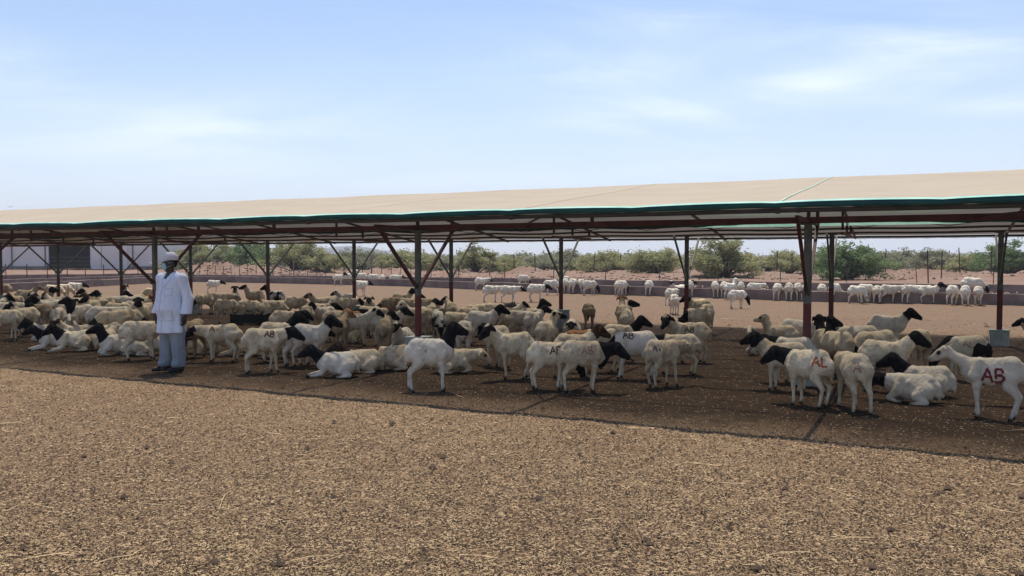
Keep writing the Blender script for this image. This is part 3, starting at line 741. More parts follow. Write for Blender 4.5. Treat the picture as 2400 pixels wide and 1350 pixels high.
# ------------------------------------------------------------------ walls, troughs
def wall(pts, h, th, label, name='concrete_wall', hj=.02, mat='concrete', seed=0):
    r = random.Random(seed); P_ = []
    for a, b in zip(pts[:-1], pts[1:]):
        n = max(1, int((b - a).length / 1.2))
        for i in range(n): P_.append(a + (b - a) * i / n)
    P_.append(pts[-1]); V = []; Fc = []
    for i, p in enumerate(P_):
        t = (P_[min(i + 1, len(P_) - 1)] - P_[max(i - 1, 0)]).normalized(); s = Vector((-t.y, t.x, 0)) * th / 2; z = h + r.uniform(-hj, hj); b = Vector((0, 0, -.15))
        e = Vector((0, 0, z)); V += [(p - s + b)[:], (p - s * .97 + e - Vector((0, 0, .02)))[:], (p - s * .85 + e)[:], (p + s * .85 + e)[:], (p + s * .97 + e - Vector((0, 0, .02)))[:], (p + s + b)[:]]
    for i in range(len(P_) - 1):
        for k in range(5): Fc.append((i * 6 + k, i * 6 + k + 1, (i + 1) * 6 + k + 1, (i + 1) * 6 + k))
    mb = MB(); mb.add(V, Fc); mb.f.append(tuple(range(6))); mb.f.append(tuple((len(P_) - 1) * 6 + k for k in range(6))[::-1])
    o = mb.build(name, M[mat]); o.location = (0, 0, 0); tag(o, label, 'wall', 'low concrete walls round the yard'); return o
wallA = [at(x, y) for x, y in ((2750, 722), (2400, 715.5), (1900, 706.5), (1700, 698.5), (1350, 688), (1100, 677.5), (940, 670.5), (640, 663.5), (470, 660.5), (395, 660))]
wall(wallA, .42, .22, 'long low grey-brown concrete wall along which the white sheep feed', seed=1)
wall([at(x, y) for x, y in ((2750, 697), (2400, 688), (1900, 680.5), (1350, 670), (1100, 664.6), (860, 661.5), (640, 658.5), (430, 655))], .42, .22, 'second low concrete wall behind the feeding sheep, parallel to the first', seed=2)
wall([at(x, y) for x, y in ((393, 661.5), (340, 664.5), (180, 674), (0, 684.5), (-250, 700))], .42, .22, 'low concrete wall at left running towards the viewer, nearest of three', seed=3)
wall([at(x, y) for x, y in ((393, 655.5), (340, 658), (0, 671), (-250, 682))], .42, .22, 'low concrete wall at left, middle one of three in front of warehouse', seed=4)
wall([at(x, y) for x, y in ((430, 650.5), (300, 653), (0, 657), (-250, 662))], .42, .22, 'low concrete wall at left, farthest of three in front of warehouse', seed=5)

# hay heaped in the feeding lane
def hay(pts, name, label, seed):
    r = np.random.default_rng(seed); V = []; Q = []; n = 2600
    for i in range(n):
        k = r.integers(len(pts)); c, rx, h = pts[k]
        a = r.uniform(0, 6.28); q = math.sqrt(r.random()); x = c.x + math.cos(a) * q * rx; y = c.y + math.sin(a) * q * rx * .5; z = h * (1 - q * q) + r.uniform(-.03, .03)
        l = r.uniform(.06, .2); b = r.uniform(0, 6.28); dx, dy, dz = math.cos(b) * l, math.sin(b) * l, r.uniform(-.05, .05); w = .03
        k0 = len(V); V += [(x, y, z), (x + dx, y + dy, z + dz), (x + dx - dy * .3, y + dy + dx * .3, z + dz + .02), (x - dy * .3, y + dx * .3, z + .02)]; Q.append((k0, k0 + 1, k0 + 2, k0 + 3))
    o = mesh_np(name, V, Q, M['hay']); tag(o, label, 'hay', kind='stuff')
M['hay'] = simple('grey_hay', (0.40, 0.31, 0.25), (0.26, 0.19, 0.15), 3, .95)
hp = []
rr = random.Random(9)
for px in list(range(1130, 2420, 46)):
    q0 = at(px, np.interp(px, [1100, 1350, 1700, 1900, 2400], [677.5, 688, 698.5, 706.5, 715.5])); q1 = at(px, np.interp(px, [1100, 1350, 1900, 2400], [664.6, 670, 680.5, 688]))
    c = q0.lerp(q1, rr.uniform(.15, .4)); hp.append((c, rr.uniform(.8, 1.5), rr.uniform(.12, .42)))
hay(hp, 'feed_hay', 'greyish hay heaped behind the long feeding wall', 3)

# ------------------------------------------------------------------ fences
def fence(posts, h, label, name, wires, postr=.03, lean=.0, seed=0, mat='rust'):
    r = random.Random(seed); e = empty(name, posts[0]); tag(e, label, 'fence'); tops = []
    for p in posts:
        hh = h * r.uniform(.93, 1.05); q = p + Vector((r.uniform(-lean, lean), r.uniform(-lean, lean), hh))
        mb = MB(); mb.bar(p - Vector((0, 0, .2)), q, postr, postr * 1.2); o = mb.build('post', M[mat]); o.data.transform(Matrix.Translation(-posts[0])); o.parent = e; tops.append((p, q))
    for w in wires:
        mb = MB()
        for (p0, q0), (p1, q1) in zip(tops[:-1], tops[1:]): mb.bar(p0.lerp(q0, w), p1.lerp(q1, w), .006)
        o = mb.build('wire', M[mat]); o.data.transform(Matrix.Translation(-posts[0])); o.parent = e
    return e
def line(a, b, step):
    n = max(1, int((b - a).length / step)); return [a + (b - a) * i / n for i in range(n + 1)]
fence(line(at(468, 655), at(1010, 662), .82)[:36], 1.15, 'thin rusty railing of closely spaced rods behind the far yard wall', 'rod_fence', (.97, .5), .03, .03, 1)
fence(line(at(-90, 663), at(436, 652), 1.35), 1.3, 'thin wire fence with iron pickets in front of the white warehouse', 'wire_fence', (.9, .6, .3), .04, .06, 2)
fence([Vector((p.x, p.y, gh(p.x, p.y))) for p in line(at(1075, 651), at(2520, 668), 4.3)], 1.2, 'wire fence of short iron pickets behind the feeding walls', 'wire_fence', (.9, .6), .045, .1, 3)
tp = [(1206, 641, 2.0), (1255, 643, 1.9), (1392, 640, 2.3), (1454, 641, 2.3), (1696, 652, 2.6), (1820, 648, 1.7), (1857, 647, 2.6), (2075, 648, 2.0), (2176, 664, 2.25), (2206, 655, 1.6), (2250, 652, 1.9), (2322, 655, 2.0), (2440, 655, 2.2)]
fence([Vector((at(x, y).x, at(x, y).y, gh(at(x, y).x, at(x, y).y))) for x, y, h in tp], 2.2, 'tall uneven iron fence posts standing among the earth mounds and bushes', 'picket_fence', (.8,), .07, .12, 4)
fence([Vector((at(x, y).x, at(x, y).y, 0)) for x, y in ((688, 645), (870, 646), (1148, 648))], 1.9, 'row of tall pale posts before the thorn trees, left of centre', 'picket_fence', (.9, .5), .07, .05, 5, 'concrete')

# ------------------------------------------------------------------ warehouse
D = 128.0
def wh(x): return at_d(x, D).x
bl = empty('warehouse', (wh(165), D, 0)); tag(bl, 'long white metal-clad warehouse with big dark doorway beyond the left pens', 'building')
xL, xR, dL, dR = wh(-230), wh(363), wh(115), wh(213); Hh = 6.2
def bpart(name, mat, fn):
    mb = MB(); fn(mb); o = mb.build(name, M[mat]); o.data.transform(Matrix.Translation(-bl.location)); o.parent = bl; return o
bpart('front_wall', 'cladding', lambda m: (m.box(((xL + dL) / 2, D, Hh / 2 + .25), (dL - xL, .2, Hh - .5)), m.box(((xR + dR) / 2, D, Hh / 2 + .25), (xR - dR, .2, Hh - .5)), m.box(((dL + dR) / 2, D, 5.6), (dR - dL, .2, 1.2))))
bpart('side_wall', 'cladding', lambda m: m.box((xR - .1, D + 7.1, Hh / 2), (.2, 14, Hh)))
bpart('side_wall', 'cladding', lambda m: m.box((xL + .1, D + 7.1, Hh / 2), (.2, 14, Hh)))
bpart('rear_wall', 'black', lambda m: m.box(((xL + xR) / 2, D + 14.2, Hh / 2), (xR - xL - .4, .2, Hh)))  # coloured near-black so the unlit inside reads dark through the doorway
bpart('roof', 'cladding', lambda m: (m.bar(((xL + xR) / 2, D - .5, Hh + .05), ((xL + xR) / 2, D + 7.1, Hh + 1.2), xR - xL + .6, .12, (0, 0, 1)), m.bar(((xL + xR) / 2, D + 7.1, Hh + 1.2), ((xL + xR) / 2, D + 14.7, Hh + .05), xR - xL + .6, .11, (0, 0, 1))))
bpart('plinth', 'concrete', lambda m: (m.box(((xL + dL) / 2, D - .04, .2), (dL - xL, .32, .5)), m.box(((xR + dR) / 2, D - .04, .2), (xR - dR, .32, .5))))
bpart('door_leaf', 'cladding', lambda m: m.box((dR + 3.0, D - .2, 2.5), (5.6, .08, 4.8)))
for x in (30, 108, 240, 313): bpart('downpipe', 'grey_steel', lambda m, x=x: m.bar((wh(x), D - .18, .3), (wh(x), D - .18, Hh), .14))
bpart('door_rail', 'rust', lambda m: m.box(((dL + dR) / 2 + 2, D - .24, 5.02), (dR - dL + 6, .12, .12)))
for i, z in enumerate((.7, 1.3, 1.9)): bpart('doorway_bar', 'grey_steel', lambda m, z=z: m.box(((dL + dR) / 2, D + .5, z), (dR - dL, .06, .06)))

# ------------------------------------------------------------------ thorn bushes and scrub
def bush_mesh(w, h, depth, n, seed, leaf=.12, low=.05, flat=.5, gaps=.25):
    """limbs fan up from the base; leaf sprays sit in flattened tufts round the limb ends"""
    r = np.random.default_rng(seed); tubes = MB(); tufts = []
    nl = int(14 + w * 3)
    for i in range(nl):
        a = r.uniform(0, 6.283); e = r.uniform(.15, 1.0); q = math.sqrt(r.random())
        tipx = math.cos(a) * q * w / 2 * .95; tipy = math.sin(a) * q * depth / 2 * .95
        dome = math.sqrt(max(0.05, 1 - q * q * .92)); tipz = h * (low + (1 - low) * dome * r.uniform(.45, 1.0))
        mid = (tipx * .35 + r.uniform(-.1, .1), tipy * .35, tipz * .55)
        tubes.tube([(tipx * .03, tipy * .03, -.1), mid, (tipx, tipy, tipz)], [.05 + .012 * h, .03 + .006 * h, .010], 5)
        for m in range(7):
            f = r.uniform(.45, 1.08); bx, by, bz = tipx * f, tipy * f, mid[2] + (tipz - mid[2]) * min(1.05, f * 1.0)
            tufts.append((bx + r.normal() * .12 * w / 4, by + r.normal() * .2, max(low * h + .1, bz + r.normal() * .08 * h), r.uniform(.25, .6) * (.5 + .12 * w)))
    tufts = np.array(tufts); tufts = tufts[r.random(len(tufts)) > gaps * .5]
    ws = tufts[:, 3] ** 2; k = r.choice(len(tufts), n, p=ws / ws.sum()); T = tufts[k]
    d = r.normal(size=(n, 3)); d /= np.linalg.norm(d, axis=1)[:, None]; rr_ = r.random(n) ** .45
    C = T[:, :3] + d * (T[:, 3] * rr_)[:, None] * np.array([1, 1, flat])
    # wispy shoots above the crown
    m = n // 14; C[:m, 2] += np.abs(r.normal(size=m)) * .10 * h
    C[:, 2] = np.maximum(C[:, 2], r.uniform(.03, .2, n))
    ax = r.normal(size=(n, 3)); ax[:, 2] *= .5; ax /= np.linalg.norm(ax, axis=1)[:, None]; b = np.cross(ax, r.normal(size=(n, 3))); b /= np.linalg.norm(b, axis=1)[:, None]
    L = leaf * r.uniform(.6, 1.5, n)[:, None]; V = np.stack([C - ax * L, C + b * L * .34, C + ax * L, C - b * L * .34], 1).reshape(-1, 3)
    Q = np.arange(n * 4).reshape(-1, 4)
    return V, Q, tubes
def bush(px, dist, w, h, n, seed, mat, label, name='thorn_bush', cat='bush', group='thorn bushes beyond the fence', leaf=.12, low=.05, flat=.5, depth=None, gaps=.25):
    x = (px - 1200) / F_PX * dist; e = empty(name, (x, dist, gh(x, dist))); tag(e, label, cat, group)
    V, Q, tb = bush_mesh(w, h, depth or w * .8, n, seed, leaf, low, flat, gaps)
    mesh_np('crown', V, Q, M[mat], e); tb.build('stem' if cat == 'bush' else 'trunk', M['twig'], e, True)
    return e
bush(1698, 73, 7.4, 3.35, 15000, 1, 'leaf_olive', 'large domed olive-green thorn bush just right of the fourth rear post', leaf=.13)
bush(1985, 67, 7.6, 2.75, 17000, 2, 'leaf_dark', 'broad dense dark green bush behind the two right posts', leaf=.12)
bush(1532, 84, 6.8, 3.1, 11000, 3, 'leaf_olive', 'medium olive bush touching the left side of the large domed bush', leaf=.13)
bush(1115, 92, 5.8, 3.5, 8000, 4, 'leaf_olive', 'spiky open-topped thorn tree alone right of the centre post', 'thorn_tree', 'tree', 'thorn trees beyond the fence', .13, .10, .35, None, .6)
bush(690, 100, 8.4, 4.0, 12000, 5, 'leaf_olive', 'tall olive thorn tree with dark base behind the earth heaps', 'thorn_tree', 'tree', 'thorn trees beyond the fence', .15, .06)
bush(590, 112, 9.5, 4.2, 11000, 6, 'leaf_dark', 'green thorn tree behind the reddish rubble heap', 'thorn_tree', 'tree', 'thorn trees beyond the fence', .16, .2)
bush(500, 120, 9.5, 4.4, 10000, 7, 'leaf_olive', 'pale green thorn tree at the left end of the tree line, beside the warehouse', 'thorn_tree', 'tree', 'thorn trees beyond the fence', .17, .2)
bush(950, 104, 9.0, 3.0, 9000, 8, 'leaf_olive', 'wide low thorn bush left of the centre front post', leaf=.15)
bush(850, 118, 10.0, 3.3, 9000, 9, 'leaf_far', 'pale wide bush farther back between two rear posts left of centre', leaf=.16)
bush(2360, 82, 7.5, 3.2, 12000, 10, 'leaf_dark', 'dark green bush at the right edge behind the last post', leaf=.13)
bush(2100, 120, 6.0, 3.1, 6000, 11, 'leaf_far', 'small grey-brown rounded tree on the skyline right of the dark bush', 'thorn_tree', 'tree', 'thorn trees beyond the fence', .16, .25)
bush(2195, 112, 9.0, 2.8, 7000, 12, 'leaf_far', 'low pale bush on the skyline behind the tall fence post', leaf=.16)
bush(1330, 128, 8.0, 3.0, 7000, 13, 'leaf_far', 'flat pale bush on the skyline left of the third rear post', leaf=.17)
bush(1420, 100, 8.6, 2.4, 8000, 14, 'leaf_olive', 'low spreading bush between the third and fourth rear posts', leaf=.14)
bush(1850, 96, 7.5, 2.4, 8000, 15, 'leaf_olive', 'low olive bush in the gap left of the big front post', leaf=.14)
bush(430, 135, 8, 3.4, 6000, 16, 'leaf_olive', 'low bush at the corner of the white warehouse', leaf=.17)
bush(2270, 94, 6.5, 2.1, 6000, 17, 'leaf_olive', 'small yellow-green bush on the mound left of the last post', leaf=.13)
# far scrub read as one mass
r = np.random.default_rng(77); VV = []; QQ = []; off = 0
for i in range(460):
    d = 118 * (420 / 118) ** r.random(); px = r.uniform(-300, 2700)
    if d < 150 and px < 400: d += 60
    w, h = r.uniform(5, 11), r.uniform(2.0, 3.0) * (1 + (d > 250) * .2)
    V, Q, _ = bush_mesh(w, h, w * .7, 420, 1000 + i, .32, .02, .6, .2)
    x = (px - 1200) / F_PX * d; V = V + np.array([x, d, 0]); VV.append(V); QQ.append(Q + off); off += len(V)
o = mesh_np('distant_scrub', np.concatenate(VV), np.concatenate(QQ), M['leaf_far']); tag(o, 'low pale green scrub filling the plain to the horizon', 'scrub', kind='stuff')
# rubble on the earth heaps
r = np.random.default_rng(15); n = 900; px = np.concatenate([r.uniform(440, 760, 500), r.uniform(430, 2450, 400)]); d = np.concatenate([r.uniform(84, 98, 500), r.uniform(64, 98, 400)]); x = (px - 1200) / F_PX * d; z = mound_h(x, d)
oc = np.array([(1, 0, 0), (0, 1, 0), (-1, 0, 0), (0, -1, 0), (0, 0, .7), (0, 0, -.5)]); sz = r.uniform(.06, .26, n); P6 = oc[None] * sz[:, None, None] * r.uniform(.6, 1.3, (n, 6, 1)); P6[:, :, 0] += x[:, None]; P6[:, :, 1] += d[:, None]; P6[:, :, 2] += z[:, None]
f8 = np.array([(0, 1, 4), (1, 2, 4), (2, 3, 4), (3, 0, 4), (1, 0, 5), (2, 1, 5), (3, 2, 5), (0, 3, 5)]); M['rock'] = simple('rubble_rock', (0.30, 0.21, 0.165), (0.17, 0.105, 0.08), .8, .95)
o = mesh_np('rubble', P6.reshape(-1, 3), (np.arange(n)[:, None, None] * 6 + f8[None]).reshape(-1, 3), M['rock']); tag(o, 'reddish rubble and clods lying over the earth heaps', 'rubble', kind='stuff')
# small dead brush on the mounds
r = np.random.default_rng(5); n = 2600; px = r.uniform(430, 2450, n); d = r.uniform(66, 100, n); x = (px - 1200) / F_PX * d; z = mound_h(x, d)
L = r.uniform(.1, .4, n); a = r.uniform(0, 6.28, n); V = np.stack([np.stack([x, d, z - .02], 1), np.stack([x + L * np.cos(a), d + L * np.sin(a), z + L * .5], 1), np.stack([x + L * np.cos(a) * .6 + .05, d + L * np.sin(a), z + L * .15], 1)], 1).reshape(-1, 3)
o = mesh_np('dead_brush', V, np.arange(3 * n).reshape(-1, 3), M['twig']); tag(o, 'dry brush and twigs scattered over the reddish earth mounds', 'brush', kind='stuff')

# ------------------------------------------------------------------ loose things in the yard
def trough(px, py, L, w, h, hd, mat, label, name='feed_trough'):
    p = at(px, py); e = empty(name, p, R(hd)); tag(e, label, 'trough')
    mb = MB(); V = []; sec = [(-w / 2, h), (-w / 2 * .8, .03), (w / 2 * .8, .03), (w / 2, h), (w / 2 - .03, h), (w / 2 * .8 - .03, .06), (-w / 2 * .8 + .03, .06), (-w / 2 + .03, h)]
    for x in (-L / 2, L / 2): V += [(x, y, z) for y, z in sec]
    Fc = [(i, (i + 1) % 8, 8 + (i + 1) % 8, 8 + i) for i in range(8)] + [(0, 1, 6, 7), (1, 2, 5, 6), (2, 3, 4, 5), (8, 15, 14, 9), (9, 14, 13, 10), (10, 13, 12, 11)]
    mb.add(V, Fc); mb.build('tub', mat, e)
    m2 = MB(); [m2.bar((x, -w / 2, h + .012), (x, w / 2, h + .012), .03, .02) for x in (-L / 2 + .02, L / 2 - .02)]; m2.build('rim_bar', mat, e)
    m3 = MB(); [m3.box((x, 0, .015), (.05, w * .7, .03)) for x in (-L / 2 + .2, L / 2 - .2)]; m3.build('runner', mat, e)
M['rubber'] = simple('dark_trough', (0.022, 0.026, 0.028), None, 5, .7)
trough(588, 760, .95, .42, .26, 2, M['rubber'], 'dark oblong drinking trough behind the feeding sheep right of the man')

# bird above the far end of the roof
e = None
b = MB(); bp = W(-30.0, NR, 0); 
bx = at_d(27, 60, 0); zb = CAM_H + (606 - 486) / F_PX * 60
b.tube([(-.16, 0, .0), (-.08, 0, .02), (.06, 0, .03), (.14, 0, .05), (.2, 0, .04)], [.01, .045, .055, .035, .008], 8)
for s in (-1, 1): b.add([(.05, s * .03, .04), (-.08, s * .03, .03), (-.14, s * .36, .10), (-.10, s * .72, .05), (-.02, s * .74, .055), (.04, s * .38, .11), (.0, s * .38, .125), (-.04, s * .1, .06)], [(0, 1, 7), (1, 2, 6, 7), (0, 7, 6, 5), (2, 3, 4, 6), (4, 5, 6)])
b.add([(-.14, 0, .02), (-.3, .06, .0), (-.3, -.06, .0), (-.2, 0, .03)], [(0, 1, 3), (0, 3, 2)])
o = b.build('bird', M['black'], None, False); o.scale = (.34, .34, .5); o.location = (bx.x, 60, zb); o.rotation_euler = (0, 0, R(100)); tag(o, 'small dark bird with spread wings just above the left end of the roof', 'bird')
# more low bushes filling the band behind the fence, each its own
rb = random.Random(31)
places = ['left of the centre front post', 'near the centre front post', 'right of the centre tree', 'left of the third rear post', 'right of the third rear post', 'left of the large domed bush', 'right of the large domed bush', 'right of the dark green bush', 'near the tall fence posts', 'near the right edge']
for i, px in enumerate((760, 1030, 1190, 1270, 1380, 1460, 1800, 2075)):
    bush(px, rb.uniform(96, 112), rb.uniform(5.5, 8), rb.uniform(1.9, 2.6), 5200, 60 + i, ('leaf_olive', 'leaf_far')[i % 2], 'low scrubby bush in the background, ' + places[i], leaf=.15)
# the dusty air over the plain
mb = MB(); mb.box((0, 1300, 59), (6200, 3600, 124)); o = mb.build('haze', None); hm = bpy.data.materials.new('dusty_air'); hm.use_nodes = True; nt_ = hm.node_tree; nt_.nodes.remove(nt_.nodes['Principled BSDF'])
pv = nt_.nodes.new('ShaderNodeVolumePrincipled'); pv.inputs['Color'].default_value = (.86, .9, 1, 1); pv.inputs['Density'].default_value = .0004; nt_.links.new(pv.outputs[0], nt_.nodes['Material Output'].inputs['Volume']); o.data.materials.append(hm)
tag(o, kind='stuff'); o['label'] = 'faint dusty haze over the plain'; o['category'] = 'haze'
#@@SHEEP
# ------------------------------------------------------------------ the flock
# (px, py, mode, heading, pose, head, yaw, fleece, head colour, neck limit, mark, label)
#  mode: F = py is where the feet stand, T = py is the line of the back; heading in degrees: 0 right, 90 away, 180 left, 270 to the viewer
#  limit of head colour along the neck: .28 whole neck, .55 half neck, .8 head only, 2 none
NK, HF, HO, NO = .27, .52, .78, 3.0
S = []
def s(*a, sc=1.0, fine=False, group=None, goat=False): S.append(dict(a=a, sc=sc, fine=fine, group=group, goat=goat))
# -- foreground, left to right
s(330, 845, 'F', 4, 'st', 'l', 0, 'c', 'W', NO, None, 'cream sheep with grey-brown smudges standing side-on just left of the man', fine=True, sc=1.05)
s(455, 843, 'F', 262, 'st', 'd', 8, 'b', 'D', HO, None, 'tawny sheep with lowered head standing right behind the man')
s(522, 850, 'F', 158, 'st', 'l', 12, 'c', 'K', HO, ('A+', 505, 772, .12, 'mark_rust', .016), 'cream sheep right of the man, walking left with dark face', fine=True, sc=1.03)
s(618, 876, 'F', 8, 'st', 'l', 0, 'c', 'K', HF, ('AB', 633, 783, .11, 'mark_dark', .018), 'cream sheep with small dark flank letters, nearest standing one right of the man', fine=True, sc=1.07)
s(700, 858, 'F', 12, 'st', 'l', -18, 'w', 'K', .10, None, 'black-necked sheep whose spotted head overlaps behind the nearest cream one right of the man', fine=True)
s(648, 848, 'F', 15, 'st', 'm', 0, 'c', 'K', NK, None, 'half-hidden cream sheep behind the one with small dark flank letters')
s(798, 826, 'F', 78, 'st', 'm', -40, 'b', 'O', HO, None, 'tawny sheep with orange-brown head seen from behind', fine=True)
s(902, 832, 'F', 82, 'st', 'm', -50, 'b', 'K', HF, None, 'woolly tawny sheep seen squarely from behind left of the centre post', fine=True)
s(792, 884, 'F', 176, 'lx', 'm', 10, 'w', 'K', NK, None, 'white sheep with black head lying nearest the viewer, forelegs stretched left', fine=True, sc=1.02)
s(850, 874, 'F', 172, 'ly', 'm', 15, 'c', 'D', .35, None, 'cream sheep with dark brown-black head lying just behind the nearest lying one', fine=True)
s(922, 868, 'F', 182, 'ly', 'd', 10, 'c', 'B', NK, None, 'cream sheep with brown lowered head lying left of the big white sheep', fine=True)
s(1008, 918, 'F', 2, 'st', 'u', 0, 'w', 'K', .27, ('+', 1000, 822, .08, 'mark_rust', .014), 'large clean white sheep with jet black neck, nearest at centre', fine=True, sc=1.06)
s(1058, 876, 'F', 5, 'ly', 'd', 0, 'c', 'W', NO, None, 'cream sheep lying mostly hidden behind the big black-necked white sheep')
s(1088, 842, 'F', 84, 'st', 'l', 0, 'w', 'K', NK, None, 'white sheep seen from behind just beyond the big black-necked one', fine=True)
s(1205, 890, 'F', 178, 'st', 'm', 38, 'c', 'K', HO, None, 'cream sheep facing left with small dark head, right of the big white one', fine=True, sc=1.03)
s(1166, 866, 'F', 98, 'st', 'l', 0, 'c', 'K', HF, None, 'cream rump showing behind the left-facing small dark-headed sheep')
s(1288, 916, 'F', 8, 'st', 'd', 0, 'c', 'K', HF, ('AB', 1304, 822, .12, 'mark_dark', .018), 'cream sheep with brown AB letters, rump to the left, near centre', fine=True)
s(1366, 921, 'F', 6, 'st', 'l', 0, 'c', 'K', NK, ('A3'.replace('3', 'B'), 1378, 822, .11, 'mark_rust', .016), 'dirty cream sheep with faded rusty letters and big black head facing right, centre', fine=True, sc=1.02)
s(1345, 889, 'F', 10, 'st', 'm', 0, 'c', 'B', HF, None, 'sheep with dark brown head just behind the two lettered ones at centre')
s(1408, 872, 'F', 186, 'st', 'l', 0, 'c', 'O', NK, None, 'sheep with reddish-brown neck behind the black-headed lettered sheep')
s(1488, 889, 'F', 180, 'st', 'd', 10, 'w', 'K', NK, ('AB', 1474, 787, .11, 'mark_dark', .017), 'white sheep with dark AB on its back and lowered black head', fine=True, sc=1.06)
s(1552, 912, 'F', 42, 'st', 'l', 5, 'c', 'W', NO, ('A+', 1542, 818, .10, 'mark_dark', .016), 'all-white-headed sheep with dark mark, seen from behind, looking right', fine=True)
s(1590, 879, 'F', 184, 'st', 'l', 5, 'c', 'K', NK, None, 'cream sheep with black head behind the white-headed marked sheep', fine=True)
s(1618, 850, 'F', 182, 'st', 'm', 62, 'c', 'K', HO, ('AB', 1617, 772, .11, 'mark_dark', .017), 'cream AB sheep facing left with black face turned to the viewer', fine=True, sc=1.04)
s(1452, 848, 'F', 4, 'st', 'm', 0, 'c', 'K', NK, None, 'cream sheep with black head raised behind the white AB sheep', fine=True)
s(1893, 958, 'F', 148, 'st', 'l', 15, 'c', 'K', NK, ('AL', 1924, 848, .13, 'mark_orange', .022), 'cream sheep with orange-stained letters on its rump and black neck', fine=True, sc=1.03)
s(1838, 920, 'F', 165, 'st', 'm', 5, 'c', 'K', HF, None, 'cream sheep half hidden behind the orange-marked one, legs showing at left')
s(1998, 972, 'F', 112, 'st', 'l', 20, 'c', 'D', HF, ('A', 2010, 862, .12, 'mark_rust', .016), 'cream sheep with red scrawl on its rump, nearest to the viewer at right', fine=True, sc=1.02)
s(1962, 890, 'F', 128, 'st', 'u', -95, 'c', 'K', .25, None, 'sheep with raised black head and neck looking right beside the big front post', fine=True, sc=1.05)
s(1936, 878, 'F', 110, 'st', 'u', 5, 'c', 'K', NK, None, 'second raised black head just left of the right-looking black-necked sheep')
s(2012, 862, 'F', 178, 'st', 'd', 0, 'w', 'W', NO, None, 'smooth white sheep back behind the black heads at the big front post', fine=True, sc=1.08)
s(2052, 892, 'F', 182, 'st', 'd', 0, 'c', 'K', HF, None, 'plain cream sheep between the white back and the tawny-shouldered sheep', sc=1.06)
s(2070, 918, 'F', 6, 'st', 'm', -10, 'c', 'K', .62, None, 'tawny-shouldered cream sheep facing right with black head, right group', fine=True, sc=1.07)
s(2078, 826, 'F', 2, 'st', 'm', 0, 'w', 'K', HF, None, 'white sheep with high black head facing right, farthest of the right group', fine=True, sc=1.05)
s(2155, 878, 'F', 92, 'st', 'd', 0, 'c', 'W', NO, None, 'pale sheep seen squarely from behind right of the right group', fine=True)
s(2170, 930, 'F', 176, 'ly', 'm', 0, 'w', 'K', NK, None, 'white sheep with black neck lying behind the nearest lying one at right', fine=True, sc=1.03)
s(2140, 946, 'F', 172, 'ly', 'l', 8, 'w', 'K', HF, None, 'white sheep with black head lying curled, nearest lying one at right', fine=True, sc=.94)
s(2262, 893, 'F', 178, 'st', 'd', 0, 'r', 'K', .08, ('AL', 2272, 806, .11, 'mark_rust', .014), 'cream-bellied sheep black at both ends, behind the horned goat', fine=True)
s(2326, 984, 'F', 176, 'st', 'n', 0, 'w', 'W', NO, ('AB', 2331, 880, .155, 'mark_red', .026), 'slim white horned goat with bold red AB on its flank at right edge', fine=True, goat=True, sc=1.06)
s(1790, 832, 'F', 205, 'ly', 'u', 60, 'w', 'K', 2.2, None, 'white sheep with black eye patches lying apart, facing the viewer', fine=True)
s(1830, 846, 'F', 170, 'st', 'u', 15, 'c', 'W', NO, None, 'white-headed sheep with raised neck behind the lying patch-eyed one', sc=.93)
s(1868, 844, 'F', 4, 'st', 'd', 0, 'w', 'W', NO, None, 'large white sheep body behind the big front post, left side', sc=1.08)
s(1858, 905, 'F', 172, 'st', 'l', 0, 'w', 'K', NK, None, 'white back showing between the black neck and the big front post')
s(2440, 800, 'F', 190, 'ly', 'm', 20, 'w', 'K', HO, None, 'sheep lying at the very right edge beside the last footing')
# -- second rank, centre
s(985, 800, 'F', 4, 'st', 'd', 0, 'c', 'K', NK, None, 'cream sheep standing side-on across the centre front post', fine=True, sc=1.06)
s(978, 784, 'F', 172, 'st', 'm', 40, 'w', 'K', 2.2, None, 'white-faced sheep with black ear looking left behind the centre post')
s(1028, 804, 'F', 255, 'st', 'd', 0, 'p', 'K', HO, None, 'patched sheep with black face seen end-on right of the centre post')
s(1068, 802, 'F', 5, 'st', 'd', 0, 'c', 'W', NO, None, 'mottled cream sheep second right of the centre post', fine=True)
s(1128, 808, 'F', 2, 'st', 'm', 0, 'w', 'K', HF, None, 'white sheep with upright dark head facing right, mid-flock', fine=True, sc=1.05)
s(1190, 787, 'F', 2, 'st', 'm', 20, 'c', 'K', HO, None, 'grey-cream sheep with small black head facing right, mid-flock', fine=True, sc=1.04)
s(1190, 786, 'F', 178, 'ly', 'l', 0, 'c', 'K', NK, None, 'cream sheep with black neck lying beneath the small-headed grey-cream one')
s(1118, 776, 'F', 175, 'st', 'd', 0, 'c', 'G', HF, None, 'greyish sheep facing left at the back of the centre flock')
s(1160, 776, 'F', 8, 'st', 'l', 0, 'c', 'G', NK, None, 'sheep with dark grey head at the back of the centre flock')
s(1243, 787, 'F', 8, 'st', 'u', -8, 'c', 'K', NK, None, 'sheep with raised black head and neck just left of the concrete footing', fine=True)
s(1250, 806, 'F', 62, 'st', 'm', -40, 'w', 'K', HF, None, 'white round-rumped sheep with black head turned right near the footing', fine=True)
s(1280, 838, 'F', 68, 'st', 'u', -75, 'c', 'K', .86, None, 'sheep with white neck and black-and-white face before the concrete footing', fine=True)
s(1340, 788, 'F', 268, 'lx', 'l', 0, 'w', 'K', HF, None, 'black-headed sheep lying with white forelegs towards the viewer', fine=True)
s(1380, 774, 'F', 120, 'st', 'd', 20, 'b', 'B', HF, None, 'shaggy brown-mottled sheep standing alone in front of the sunlit yard')
s(1468, 800, 'F', 84, 'st', 'u', -70, 'c', 'K', .6, None, 'cream sheep seen from behind, black head turned right', fine=True)
